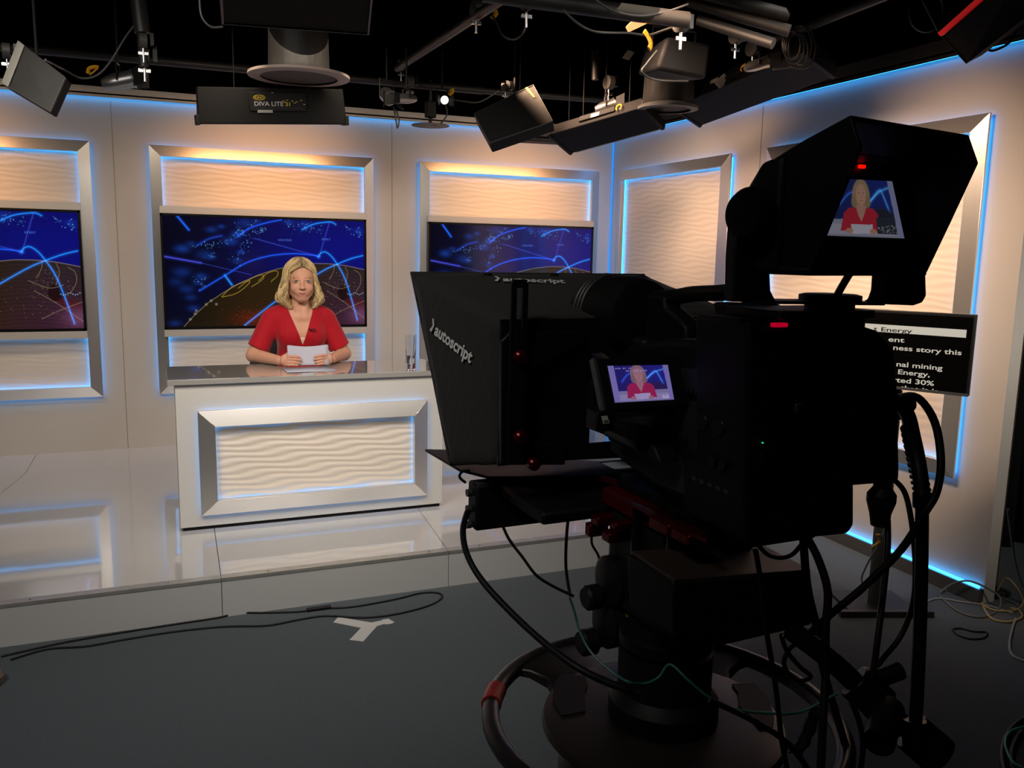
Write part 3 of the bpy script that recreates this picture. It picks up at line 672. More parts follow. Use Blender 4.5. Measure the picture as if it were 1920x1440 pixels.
# papers
pap = mat('paper', (.43, .42, .49), .7)
def sheet(name, label, grid, th=.0008):
    m = MB(); n = len(grid); k = len(grid[0]); vs = [p for r in grid for p in r]
    m.add(vs, [(i * k + j, i * k + j + 1, (i + 1) * k + j + 1, (i + 1) * k + j) for i in range(n - 1) for j in range(k - 1)])
    o = m.build(name, pap, smooth=True); s = o.modifiers.new('thick', 'SOLIDIFY'); s.thickness = th; s.offset = 0
    return tag(o, label, 'paper', 'script sheets of the newsreader')
def held(dx, dz, dy, rot):
    G = []
    for i in range(9):
        v = i / 8; row = []
        for j in range(13):
            u = j / 12; x = -.112 + .222 * u; z = .981 + .112 * v - .010 * math.sin(PI * u) * v; y = -.2365 + .03 * v + .010 * math.cos(PI * (u - .5)) * (.3 + .7 * v) - .010
            x2 = x * math.cos(rot) - (z - 1.03) * math.sin(rot); z2 = (z - 1.03) * math.cos(rot) + x * math.sin(rot) + 1.03
            row.append((PX + x2 + dx, PYY + y + dy, z2 + dz))
        G.append(row)
    return G
sheet('paper_sheet', 'front script sheet held upright in both hands', held(0, 0, .0055, 0))
sheet('paper_sheet', 'script sheet held just behind the front one, its corner showing at the right', held(.006, -.001, .0080, -.02))
def flat(cx, cy, rz, z, w=.26, d=.18):
    return [[(cx + (u - .5) * w * math.cos(rz) - (v - .5) * d * math.sin(rz), cy + (u - .5) * w * math.sin(rz) + (v - .5) * d * math.cos(rz), z) for u in (0, .5, 1)] for v in (0, .5, 1)]
sheet('paper_sheet', 'upper script sheet lying flat on the desk below the hands', flat(.735, 4.70, .04, TOPZ + .0030))
sheet('paper_sheet', 'lower script sheet lying flat on the desk, turned a little under the other', flat(.745, 4.70, -.07, TOPZ + .0010))

# office chair
ch = thing('office_chair', 'dark mesh office chair behind the newsreader', 'chair', (.72, 5.33, PZ))
chm = mat('dark_chair_mesh', (.022, .022, .024), .7, bump=(220, .6, .003, (1, 1, 1)))
rr = MB(); rings = []
for i in range(9):
    v = i / 8; z = .40 + .53 * v; w_ = .235 * (1 - .25 * v ** 6) ; y = .02 + .06 * v
    rings.append([(w_ * x, y + .04 * (1 - x * x) + dy, z) for x, dy in [(q / 6, 0) for q in range(-6, 7)] + [(q / 6, .03) for q in range(6, -7, -1)]])
rr.loft(rings).build('backrest', chm, ch, .006)
Box('seat', (-.24, -.30, .41 - .02), (.24, .12, .46), chm, ch, .025)
MB().cyl((0, -.05, .10), (0, -.05, .39), .025).build('gas_lift', BLKM, ch)
Box('back_bracket', (-.03, .0, .36), (.03, .10, .44), BLKM, ch, .005)
for k in range(5):
    a = 2 * PI * k / 5 + .3; MB().hexa([(.02 * math.sin(a), -.05 - .02 * math.cos(a), .07), (-.02 * math.sin(a), -.05 + .02 * math.cos(a), .07), (-.02 * math.sin(a), -.05 + .02 * math.cos(a), .11), (.02 * math.sin(a), -.05 - .02 * math.cos(a), .11)],
        [(.26 * math.cos(a) + .012 * math.sin(a), -.05 + .26 * math.sin(a) - .012 * math.cos(a), .055), (.26 * math.cos(a) - .012 * math.sin(a), -.05 + .26 * math.sin(a) + .012 * math.cos(a), .055), (.26 * math.cos(a) - .012 * math.sin(a), -.05 + .26 * math.sin(a) + .012 * math.cos(a), .075), (.26 * math.cos(a) + .012 * math.sin(a), -.05 + .26 * math.sin(a) - .012 * math.cos(a), .075)]).build('leg', BLKM, ch)
    MB().cyl((.26 * math.cos(a) - .012, -.05 + .26 * math.sin(a), .026), (.26 * math.cos(a) + .012, -.05 + .26 * math.sin(a), .026), .025).build('caster', BLK, ch)

# ------------------------------------------------------------------ the broadcast camera in front: camera head
XC = .08                         # lens axis, to the right of the pedestal column
def q4(*a): return [Vector(p) for p in a]
sc = rig('studio_camera', 'black studio camera on the pedestal, seen from behind its left side', 'camera')
m = MB()   # camera body: side profile (f, u) pushed across its width
prof = [(.145, 1.265), (.150, 1.43), (.105, 1.475), (-.02, 1.500), (-.235, 1.515), (-.235, 1.235), (-.02, 1.235)]
m.prism([(-.045, f_, u) for f_, u in prof], (.225, 0, 0)); m.build('body', BLK, sc, .012, 3)
pan = mat('side_panel_metal', (.020, .022, .023), .5, metal=.2)
sp = MB(); sp.prism([(-.052, f_, u) for f_, u in [(.135, 1.275), (.135, 1.33), (.06, 1.352), (-.055, 1.375), (-.085, 1.405), (-.225, 1.425), (-.225, 1.255), (-.02, 1.25)]], (.008, 0, 0))
spo = sp.build('side_panel', pan, sc, .002)
sp2 = MB(); sp2.prism([(-.050, f_, u) for f_, u in [(.06, 1.362), (-.055, 1.385), (-.085, 1.415), (-.225, 1.435), (-.225, 1.475), (-.05, 1.455), (.06, 1.415)]], (.006, 0, 0)); sp2.build('control_panel', pan, sc, .002)
for f_, u, r in ((-.155, 1.385, .015), (-.195, 1.385, .015), (-.185, 1.33, .009), (-.210, 1.33, .009)):
    MB().lathe([(r, 0), (r, .012), (r * .85, .015), (.001, .015)], (-.052, f_, u), (-1, 0, 0), 20).build('audio_knob', BLKM, spo)
bt = MB()
for k in range(7): bt.bb((-.0565, -.095 - .012 * k, 1.4215 + .0012 * k), (-.052, -.104 - .012 * k, 1.4295 + .0012 * k))
bt.build('button_row', RUB, sc, .001)
sl = MB()
for k in range(5): sl.bb((-.0565, -.125 - .02 * k, 1.285), (-.052, -.137 - .02 * k, 1.320))
sl.build('switch_row', GRY, sc, .001)
MB().bb((-.0555, -.06, 1.30), (-.052, -.105, 1.345)).build('menu_dial_plate', BLKM, sc, .001)
Box('door_handle', (-.058, -.015, 1.31), (-.052, -.028, 1.35), BLK, sc, .003)
# fibre adaptor and battery block on the back
ba = MB(); P = [rg(x, y, f=-.262) for x, y in ((1403, 600), (1602, 606), (1648, 620), (1678, 655), (1686, 730), (1689, 880), (1688, 905), (1603, 912), (1402, 912))]
ba.prism(P, (0, .125, 0)); ba.build('fibre_adaptor', BLK, sc, .008, 3)
bb_ = MB(); P = [rg(x, y, f=-.258) for x, y in ((1399, 880), (1604, 880), (1604, 985), (1592, 1003), (1500, 1012), (1401, 1022))]
bb_.prism(P, (0, .16, 0)); bb_.build('battery_block', BLK, sc, .008, 3)
dr = rg(1462, 608, f=-.268); Box('tally_lamp', (dr.x - .012, -.272, dr.z - .004), (dr.x + .012, -.262, dr.z + .002), mat('dim_tally_red', (.3, .0, .01), .4, emit=(.7, .0, .03), es=.55), sc, .001)
dr = rg(1429, 830, f=-.2655); MB().lathe([(.0012, 0), (.0012, .002), (.0002, .003)], dr, (0, -1, 0), 12).build('green_led', mat('green_led', (0, .4, .1), .4, emit=(.02, .8, .3), es=.8), sc)
for x, y, w_, h_ in ((1430, 868, .014, .028), (1497, 765, .014, .014), (1600, 770, .008, .014)):
    dr = rg(x, y, f=-.2645); Box('back_socket', (dr.x - w_ / 2, -.268, dr.z - h_ / 2), (dr.x + w_ / 2, -.262, dr.z + h_ / 2), GRY if w_ == .014 and y < 800 else BLKM, sc, .002)
# carrying handle with a hole under it
hd = MB(); A = [rg(x, y, r=XC) for x, y in ((1215, 548), (1262, 549), (1300, 543), (1345, 541), (1385, 540), (1440, 560))]
hd.tube([a + Vector((0, 0, -.008)) for a in A], .013, n=12, sub=5, squash=1.2); hd.build('carrying_handle', RUB, sc)
pf = [rg(x, y, r=XC) for x, y in ((1205, 545), (1262, 556), (1262, 575), (1290, 598), (1303, 612), (1305, 660), (1190, 660))]
MB().prism([p - Vector((.02, 0, 0)) for p in pf], (.04, 0, 0)).build('handle_front_post', BLK, sc, .006)
pr_ = [rg(x, y, r=XC) for x, y in ((1352, 566), (1450, 570), (1450, 640), (1362, 640), (1359, 600))]
MB().prism([p - Vector((.02, 0, 0)) for p in pr_], (.04, 0, 0)).build('handle_rear_post', BLK, sc, .006)
# round top microphone housing
a = rg(1092, 588, r=XC - .02); MB().lathe([(.050, 0), (.070, .006), (.076, .03), (.076, .15), (.068, .185), (.03, .195)], (XC - .025, .20, 1.520), (0, 1, 0), 40).build('top_housing', BLK, sc)
rgm = MB()
for k in (0, 1, 2): rgm.lathe([(.0765, 0), (.0785, .002), (.0785, .006), (.0765, .008)], (XC - .025, .318 + .014 * k, 1.520), (0, 1, 0), 40, cap=False)
rgm.build('housing_ring', GRY, sc)
Box('housing_neck', (XC - .05, .16, 1.44), (XC + .02, .34, 1.48), BLK, sc, .01)
# lens
ln = MB(); ln.lathe([(.045, 0), (.052, .02), (.052, .05), (.060, .055), (.060, .075), (.052, .08), (.052, .12), (.064, .125), (.064, .15), (.055, .155), (.058, .19), (.072, .25), (.072, .29), (.06, .29)], (.045, .145, 1.36), (0, 1, 0), 48)
lno = ln.build('lens', BLKM, sc)
gr = MB()
for h_, r in ((.072, .060), (.142, .064)):
    for k in range(56):
        t = 2 * PI * k / 56; c_, s_ = math.cos(t), math.sin(t); p = Vector((.045 + r * c_, .145 + h_ - .012, 1.36 + r * s_))
        gr.bb((-.0012, 0, -.0015), (.0012, .016, .0022), Matrix.Translation(p) @ Matrix.Rotation(-t + PI / 2, 4, 'Y'))
gr.build('gear_teeth', GRY, lno)
mk = MB()
for k in range(8):
    t = R_(150 + k * 14); mk.box((0, 0, 0), (.0015, .006, .0015), Matrix.Translation((.045 + .0525 * math.cos(t), .145 + .035, 1.36 + .0525 * math.sin(t))))
for k in range(7):
    t = R_(140 + k * 15); mk.box((0, 0, 0), (.0015, .008, .0015), Matrix.Translation((.045 + .0525 * math.cos(t), .145 + .10, 1.36 + .0525 * math.sin(t))))
mk.build('lens_marking', mat('grey_marking', (.2, .2, .17), .5), lno)
Box('zoom_grip', (-.04, .17, 1.29), (-.005, .32, 1.395), BLK, sc, .012)
# little monitor on the left side
LC = Vector((-.13, -.077, 1.438)); az, el = R_(-5), R_(30)
ln_ = Vector((math.sin(az) * math.cos(el), -math.cos(az) * math.cos(el), math.sin(el)))
def rgp(px, py, P0, n):
    nw = RR * n[0] + RF * n[1] + RU * n[2]; Pw = RIG_O + RR * P0[0] + RF * P0[1] + RU * P0[2]
    d = ray(px, py); t = ((Pw - CAM_P) @ nw) / (d @ nw); q = CAM_P + d * t - RIG_O; return Vector((q @ RR, q @ RF, q[2]))
def person_pic(W, H, dim, lift, tint, rightbar=True, boxes=True):
    c = Canvas(W, H); c.a[:] = np.array([.006, .008, .07]) + .12 * (c.X / W)[..., None] * np.array([0, .05, 1])
    c.curve([(.18 * W, .45 * H), (.3 * W, .25 * H), (.45 * W, .2 * H)], 1.2, (.02, .12, .6), 3, .3); c.curve([(.60 * W, .38 * H), (.74 * W, .18 * H), (.8 * W, .25 * H), (.9 * W, .75 * H)], 1.2, (.05, .3, .7), 3, .3)
    c.curve([(.6 * W, .36 * H), (.75 * W, .2 * H), (.9 * W, .12 * H)], 1.2, (.05, .3, .7), 3, .3)
    c.ell(.75 * W, .75 * H, .26 * W, .32 * H, (.015, .010, .018), 8)
    c.poly([(0, .70 * H), (W, .68 * H), (W, H), (0, H)], (.26, .26, .34)); c.poly([(.07 * W, .78 * H), (W * .95, .78 * H), (W * .95, .95 * H), (.07 * W, .95 * H)], (.34, .34, .42))
    cx = .47 * W; X0_, Y0_ = c.X, c.Y; c.X = (c.X - cx) / 1.3 + cx; c.Y = (c.Y - .95 * H) / 1.12 + .95 * H
    c.ell(cx, .34 * H, .105 * W, .27 * H, (.30, .20, .10), 2); c.ell(cx - .06 * W, .44 * H, .05 * W, .12 * H, (.26, .17, .08), 2); c.ell(cx + .06 * W, .44 * H, .05 * W, .12 * H, (.26, .17, .08), 2)
    c.poly([(cx - .19 * W, .9 * H), (cx - .17 * W, .62 * H), (cx - .12 * W, .54 * H), (cx + .12 * W, .54 * H), (cx + .17 * W, .62 * H), (cx + .19 * W, .9 * H)], (.42, .01, .02))
    c.poly([(cx - .05 * W, .50 * H), (cx + .05 * W, .50 * H), (cx + .045 * W, .58 * H), (cx, .76 * H), (cx - .045 * W, .58 * H)], (.44, .22, .15))
    c.ell(cx, .34 * H, .062 * W, .19 * H, (.48, .25, .17), 2)
    for s_ in (-1, 1): c.ell(cx + s_ * .026 * W, .31 * H, .012 * W, .014 * H, (.10, .06, .05), 1)
    c.ell(cx, .43 * H, .022 * W, .012 * H, (.36, .08, .07), 1); c.ell(cx, .38 * H, .010 * W, .02 * H, (.40, .19, .13), 1.5)
    c.poly([(cx - .10 * W, .80 * H), (cx + .11 * W, .79 * H), (cx + .10 * W, .93 * H), (cx - .08 * W, .94 * H)], (.5, .48, .56))
    for s_ in (-1, 1): c.ell(cx + s_ * .11 * W, .90 * H, .04 * W, .05 * H, (.44, .22, .15), 1.5)
    c.X, c.Y = X0_, Y0_
    c.poly([(0, 0), (.10 * W, 0), (.10 * W, H), (0, H)], (.24, .24, .42)); c.poly([(.90 * W, 0), (W, 0), (W, H), (.93 * W, H)], (.24, .24, .42))
    if boxes:
        for k in range(9): c.poly([((.12 + .03 * k) * W, .06 * H), ((.135 + .03 * k) * W, .06 * H), ((.135 + .03 * k) * W, .10 * H), ((.12 + .03 * k) * W, .10 * H)], (.4, .4, .6)) if k not in (3, 6) else 0
        for k in range(12): c.poly([((.28 + .03 * k) * W, .13 * H), ((.295 + .03 * k) * W, .13 * H), ((.295 + .03 * k) * W, .17 * H), ((.28 + .03 * k) * W, .17 * H)], (.4, .4, .6)) if k not in (3, 7) else 0
        for k in range(10): h_ = .03 + .08 * abs(math.sin(k * 2.1)); c.poly([((.80 + .012 * k) * W, .94 * H), ((.80 + .012 * k) * W, (.94 - h_) * H), ((.812 + .012 * k) * W, (.94 - h_) * H), ((.812 + .012 * k) * W, .94 * H)], (.6, .6, .7))
    c.a = (c.a * dim + np.array(lift)) * np.array(tint); return c
pc = person_pic(150, 90, .62, (.012, .008, .05), (1.0, .85, 1.25))
LCQ = [rgp(x, y, LC, ln_) for x, y in ((1139, 686), (1252, 684), (1264, 749), (1153, 755))]
LCB = [rgp(x, y, LC, ln_) for x, y in ((1116, 671), (1290, 664), (1300, 760), (1136, 770))]
lcd = MB().prism([p - ln_ * .0012 for p in LCB], -ln_ * .014).build('flip_out_monitor', BLK, sc, .003)
me = screen_mesh('monitor_picture', pc, LCQ, vmat('monitor_glow', .2, .85)); link(bpy.data.objects.new('monitor_picture', me), lcd)
sd = MB(); sd.hexa([LCB[0] - ln_ * .012, LCB[3] - ln_ * .012, LCB[3] + ln_ * .0005, LCB[0] + ln_ * .0005], [LCB[0] - ln_ * .012 + Vector((-.006, 0, 0)), LCB[3] - ln_ * .012 + Vector((-.006, 0, 0)), LCB[3] + ln_ * .0005 + Vector((-.006, 0, 0)), LCB[0] + ln_ * .0005 + Vector((-.006, 0, 0))])
sd.build('monitor_edge', mat('grey_plastic', (.07, .07, .072), .5), lcd, .001)
MB().cyl((-.06, -.05, 1.40), (-.13, -.055, 1.42), .012).build('monitor_hinge', BLKM, sc)
st_ = rgp(1135, 787, LC, ln_); sk = MB().box((0, 0, 0), (.0115, .0008, .0125)).build('white_sticker', mat('white_sticker', (.5, .5, .45), .6), sc); sk.location = st_ ; sk.rotation_euler = (R_(-30), 0, R_(8))
for k in range(4): MB().box((-.0035 + k * .0022, -.0007, -.003), (.0012, .0004, .004)).build('printed_bar', BLK, sk)
Box('sticker_block', (st_.x - .012, st_.y + .004, st_.z - .02), (st_.x + .02, st_.y + .04, st_.z + .012), BLK, sc, .003)
# arm reaching forward from the body under the little monitor
ar = MB(); A = [rg(x, y, r=-.10) for x, y in ((1130, 790), (1180, 800), (1225, 838), (1238, 870), (1190, 845), (1140, 826))]; ar.prism(A, (.04, 0, 0)); ar.build('button_arm', BLK, sc, .004)
tb = MB(); tb.tube([rg(1138, 812, r=-.105), rg(1200, 840, r=-.105)], .006, n=10, smooth=False); tb.build('arm_rail', GRY, sc)

# ------------------------------------------------------------------ viewfinder
vf = rig('studio_viewfinder', 'large hooded viewfinder in its yoke on top of the studio camera', 'viewfinder')
ya = R_(9); VO = Vector((.075, -.365, 0))
def vl(x, y, z): return Vector((VO.x + x * math.cos(ya) - y * math.sin(ya), VO.y + x * math.sin(ya) + y * math.cos(ya), z))
hw = .133
VBK = mat('viewfinder_plastic', (.008, .0082, .0085), .5, spec=.35)
rim = [(-.012, 1.812), (-.030, 1.772), (.002, 1.690), (.030, 1.620)]
top = [(.060, 1.778), (.150, 1.755)]
m = MB(); t_ = .006
def shell(side):    # one side wall of the hood
    x0, x1 = (-hw, -hw + t_) if side < 0 else (hw - t_, hw)
    pl = [(-.012, 1.812), (-.030, 1.772), (.002, 1.690), (.030, 1.620), (.12, 1.620), (.12, 1.765), (.055, 1.788)]
    a = [vl(x0 * (1 if y < .06 else .93), y, z) for y, z in pl]; b = [vl(x1 * (1 if y < .06 else .93), y, z) for y, z in pl]; n = len(pl)
    m.add(a + b, [tuple(range(n)), tuple(range(2 * n - 1, n - 1, -1))] + [(i, (i + 1) % n, n + (i + 1) % n, n + i) for i in range(n)])
shell(-1); shell(1)
m.hexa([vl(-hw, -.012, 1.812), vl(hw, -.012, 1.812), vl(hw * .93, .055, 1.788), vl(-hw * .93, .055, 1.788)], [vl(-hw, -.010, 1.806), vl(hw, -.010, 1.806), vl(hw * .93, .055, 1.780), vl(-hw * .93, .055, 1.780)])
m.hexa([vl(-hw * .93, .055, 1.788), vl(hw * .93, .055, 1.788), vl(hw * .93, .12, 1.764), vl(-hw * .93, .12, 1.764)], [vl(-hw * .93, .055, 1.780), vl(hw * .93, .055, 1.780), vl(hw * .93, .12, 1.756), vl(-hw * .93, .12, 1.756)])
m.hexa([vl(-hw, .030, 1.626), vl(hw, .030, 1.626), vl(hw, .12, 1.626), vl(-hw, .12, 1.626)], [vl(-hw, .030, 1.616), vl(hw, .030, 1.616), vl(hw, .12, 1.616), vl(-hw, .12, 1.616)])
m.build('hood', VBK, vf, .003)
bx = MB(); bp = [(.08, 1.616), (.08, 1.772), (.118, 1.766), (.140, 1.735), (.134, 1.616)]
a = [vl(-hw - .004, y, z) for y, z in bp]; b = [vl(hw + .004, y, z) for y, z in bp]
bx.add(a + b, [tuple(range(5)), tuple(range(9, 4, -1))] + [(i, (i + 1) % 5, 5 + (i + 1) % 5, 5 + i) for i in range(5)]); 
bx.build('housing', VBK, vf, .008, 3)
# the picture inside, leaning back
bk_ = [vl(-.1, .079, 1.772), vl(.1, .079, 1.772), vl(.1, .040, 1.624)]; vn = (bk_[1] - bk_[0]).cross(bk_[2] - bk_[0]).normalized()
cr = [rgp(x, y, bk_[0] + Vector((0, -.001, 0)), vn) for x, y in ((1556, 334), (1672, 340), (1695, 447), (1536, 441))]
bk = [vl(x, y, z) for x, y, z in ((-hw + .006, .079, 1.772), (hw - .006, .079, 1.772), (hw - .006, .040, 1.624), (-hw + .006, .040, 1.624))]
MB().prism(bk, (0, .004, -.001)).build('screen_surround', VBK, vf)
vc = person_pic(150, 92, .42, (.004, .006, .010), (1, 1, 1), boxes=False)
vc.poly([(100, 60), (138, 60), (138, 86), (100, 86)], (.012, .014, .02)); vc.dots(rng.uniform(102, 136, 30), rng.uniform(72, 84, 30), .9, [(.12, .13, .14)] * 30)
me = screen_mesh('viewfinder_picture', vc, [c + Vector((0, -.0008, 0)) for c in cr], vmat('viewfinder_glow', .3, .8)); link(bpy.data.objects.new('viewfinder_picture', me), vf)
TR = mat('red_tally', (.5, 0, 0), .4, emit=(1, .005, .0), es=1.3); TR2 = mat('faint_red_tally', (.3, 0, 0), .4, emit=(1, .0, .0), es=.10)
q = rgp(1613, 312, bk_[0], vn); Box('tally_light', (q.x - .006, q.y - .005, q.z - .003), (q.x + .006, q.y - .001, q.z + .002), TR, vf, .001)
q = rgp(1612, 297, bk_[0], vn); Box('tally_light', (q.x - .004, q.y - .005, q.z - .004), (q.x + .004, q.y - .001, q.z + .003), TR2, vf, .001)
for s in (-1, 1):
    q = vl(s * (hw + .006), .115, 1.695); 
    MB().lathe([(.020, 0), (.034, .004), (.036, .022), (.030, .032), (.001, .034)] if s < 0 else [(.016, 0), (.018, .01), (.001, .012)], q, (s * math.cos(ya), s * math.sin(ya), 0), 32).build('pivot_knob', BLKM, vf)
# U-shaped yoke
yk = rig('viewfinder_yoke', 'black U-shaped yoke carrying the viewfinder above the camera', 'bracket')
fy = -.27
L_ = [rg(x, y, f=fy) for x, y in ((1384, 400), (1440, 400), (1443, 480), (1446, 545), (1457, 566), (1376, 566), (1378, 480))]
MB().prism(L_, (0, .022, 0)).build('side_arm', VBK, yk, .003)
Rr_ = [rg(x, y, f=fy) for x, y in ((1672, 470), (1742, 470), (1736, 500), (1738, 555), (1730, 568), (1715, 573), (1640, 570), (1655, 562), (1661, 545), (1664, 500))]
MB().prism(Rr_, (0, .03, 0)).build('side_arm', VBK, yk, .003)
B_ = [rg(x, y, f=fy) for x, y in ((1440, 564), (1660, 567), (1660, 573), (1440, 570))]
MB().prism(B_, (0, .07, 0)).build('cross_plate', VBK, yk, .001)
c0 = rg(1556, 562, f=fy + .03); MB().lathe([(.045, 0), (.045, .010), (.038, .012), (.001, .012)], c0 + Vector((0, 0, -.003)), n=36).build('pivot_disc', VBK, yk)
MB().lathe([(.05, -.07), (.05, -.045), (.036, -.040), (.036, -.004)], c0, n=36).build('pivot_post', VBK, yk)
Box('mounting_plate', (c0.x - .12, fy - .002, c0.z - .026), (c0.x + .06, fy + .12, c0.z - .014), VBK, yk, .002)
Box('mounting_block', (c0.x - .11, fy + .004, c0.z - .058), (c0.x + .05, fy + .13, c0.z - .026), VBK, yk, .004)
kb = rg(1738, 440, f=-.25); MB().lathe([(.012, 0), (.018, .004), (.018, .03), (.010, .036)], kb + Vector((-.02, 0, 0)), (1, 0, 0), 24).build('lock_knob', BLKM, yk)
def cable(name, label, pts, r, m=RUB, group=None, parent=None, n=8, cat='cable', sub=6):
    if parent is None:
        o = rig(name, label, cat, group) if group == 'rigc' else None
    o = MB().tube(pts, r, n=n, sub=sub).build(name, m, parent, angle=80)
    if parent is None and label: tag(o, label, cat, group)
    return o
def rcable(label, px, r, f=None, m=RUB, group='black cables of the studio camera', name='cable'):
    """cable of the rig; px entries are (x, y, f) in the rig's own planes"""
    pts = [rg(p[0], p[1], f=p[2] if len(p) > 2 else f) for p in px]
    o = MB().tube(pts, r, n=8, sub=6).build(name, m, None, angle=80)
    o.location = tuple(RIG_O); o.rotation_euler = (0, 0, R_(2)); return tag(o, label, 'cable', group)
cable('viewfinder_cable', '', [rg(1598, 505, f=-.29), rg(1580, 535, f=-.275), rg(1566, 560, f=-.26)], .0055, parent=yk)

# ------------------------------------------------------------------ teleprompter on the front
tp = rig('teleprompter', 'black fabric hooded teleprompter in front of the lens with white lettering', 'teleprompter')
FAB = mat('black_hood_fabric', (.036, .0345, .031), .85, spec=.15, sheen=.05, bump=(40, .35, .01, (1, 1, 1)))
cX = XC; wF = .33
HF = q4((cX - wF, .727, 1.582), (cX + wF - .02, .727, 1.582), (cX + wF - .02, .43, 1.17), (cX - wF, .457, 1.19))      # leaning front rim
a_, b_ = rg(925, 602, f=.25), rg(948, 868, f=.25); b_.x = a_.x = (a_.x + b_.x) / 2; HB = [a_, Vector((cX + .25, a_.y, a_.z)), Vector((cX + .25, b_.y, b_.z)), b_]               # narrow rear end
def side(a, b, c, d, nu=14, nv=10, bul=.003):
    n = (b - a).cross(d - a).normalized(); vs = []
    for j in range(nv + 1):
        for i in range(nu + 1):
            u, v = i / nu, j / nv; p = (a * (1 - u) + b * u) * (1 - v) + (d * (1 - u) + c * u) * v
            p = p + n * (-bul * math.sin(PI * u) * math.sin(PI * v) + .0015 * math.sin(u * 17 + v * 9)); vs.append(p)
    W_ = nu + 1; return vs, [(j * W_ + i, j * W_ + i + 1, (j + 1) * W_ + i + 1, (j + 1) * W_ + i) for j in range(nv) for i in range(nu)]
hm = MB()
for i in range(4):
    j = (i + 1) % 4; v, f_ = side(HF[i], HF[j], HB[j], HB[i]); hm.add(v, f_)
ho = hm.build('fabric_hood', FAB, tp, angle=50); so = ho.modifiers.new('thick', 'SOLIDIFY'); so.thickness = .005; so.offset = 0
bm = bmesh.new(); bm.from_mesh(ho.data); bmesh.ops.remove_doubles(bm, verts=bm.verts, dist=.003); bmesh.ops.recalc_face_normals(bm, faces=bm.faces); bm.to_mesh(ho.data); bm.free()
m = MB(); fy_ = .243; Lx, Rx, Tz, Bz = a_.x - .003, cX + .252, a_.z + .003, b_.z - .003
for p_, q_ in (((Lx, Bz), (-.035, Tz)), ((.13, Bz), (Rx, Tz)), ((-.035, 1.445), (.13, Tz)), ((-.035, Bz), (.13, 1.262))): m.bb((p_[0], fy_, p_[1]), (q_[0], fy_ + .008, q_[1]))
m.build('back_plate', BLK, tp)
m = MB(); m.tube(HF, .007, n=8, smooth=False, closed=True); m.build('rim_binding', FAB, tp)
gl = MB(); gi = [p + (sum(HF, Vector()) / 4 - p) * .03 for p in HF]; gl.prism(gi, (0, .003, .002)); gl.build('beam_splitter_glass', mat('coated_glass', (.7, .72, .72), .02, trans=.92, ior=1.5), tp)
# corner studs on the top edge
for x in (915, 1040):
    p = rg(x, 517, f=.70); MB().lathe([(.009, 0), (.011, .003), (.011, .013), (.007, .017)], p + Vector((0, 0, -.010)), n=20).build('hood_stud', BLK, tp)
# lettering on the side and the top
LW = mat('white_lettering', (.85, .85, .82), .7)
sn = (HF[3] - HF[0]).cross(HB[0] - HF[0]).normalized()
def onplane(px, py, P0, n): return rgp(px, py, P0, n)
def logo(parent, o, xe, h_pt, n, bulge, spread=1.0):
    """o: start of baseline, xe: end of baseline, h_pt: a point above o at cap height; all on the plane"""
    x = (xe - o); L = x.length; y = h_pt - o; hgt = y.length
    if x.cross(y).dot(n) < 0: n = -n
    c = bpy.data.curves.new('lettering', 'FONT'); c.body = 'autoscript'; c.size = 1; c.extrude = .0; c.offset = .03; c.resolution_u = 3
    ob = bpy.data.objects.new('t', c); COL.objects.link(ob); me = bpy.data.meshes.new_from_object(ob.evaluated_get(bpy.context.evaluated_depsgraph_get())); bpy.data.objects.remove(ob)
    co = np.array([v.co[:] for v in me.vertices]); w0, w1 = co[:, 0].min(), co[:, 0].max(); h1 = .70
    for v in me.vertices:
        u = (v.co.x - w0) / (w1 - w0); t = v.co.y / h1; p = o + x * (.115 + .885 * u) + y * t + n * (.0012 + v.co.z * .0 + bulge); v.co = p
    me.materials.clear(); me.materials.append(LW); me.name = 'lettering'; link(bpy.data.objects.new('lettering', me), parent)
    P = [(.0, 1.15), (.025, 1.15), (.075, .62), (.045, -.02), (.0, .08), (.045, .60)]
    m = MB(); m.prism([o + x * a + y * b + n * (.0006 + bulge) for a, b in P], n * .0012); m.build('arrow_mark', LW, parent, smooth=False)
P0 = HF[0]; side_n = sn
logo(ho, onplane(812, 620, P0, side_n), onplane(889, 681, P0, side_n), onplane(817, 600, P0, side_n), side_n, .007)
tn = (HF[1] - HF[0]).cross(HB[0] - HF[0]).normalized()
logo(ho, onplane(927, 533, P0, tn), onplane(1060, 537, P0, tn), onplane(927, 525.5, P0, tn), tn, .007)
# slotted bracket, knobs
BRK = mat('bracket_black', (.004, .0042, .0045), .45)
fb = a_.y - .03; sx0 = rg(957, 600, f=fb).x; sx1 = rg(990, 600, f=fb).x
zt = rg(972, 524, f=fb).z; zb = rg(972, 870, f=fb).z; zs0 = rg(972, 540, f=fb).z; zs1 = rg(972, 614, f=fb).z; w_ = sx1 - sx0
m = MB(); m.bb((sx0, fb, zb), (sx0 + w_ * .36, fb + .006, zt - .006)); m.bb((sx1 - w_ * .36, fb, zb), (sx1, fb + .006, zt - .006)); m.bb((sx0 + .003, fb, zs0), (sx1 - .003, fb + .006, zt)); m.bb((sx0 + w_ * .3, fb, zb), (sx1 - w_ * .3, fb + .006, zs1))
m.build('slotted_bracket', BRK, tp, .0015)
m = MB(); A = [rg(x, y, f=fb + .012) for x, y in ((940, 640), (958, 622), (1090, 622), (1100, 640), (1010, 690), (985, 720), (985, 800), (1000, 830), (1060, 838), (1060, 872), (940, 872))]; m.prism(A, (0, .012, 0)); m.build('mounting_frame', BRK, tp, .002)
REDK = mat('red_knob', (.09, .003, .006), .25, metal=.6)
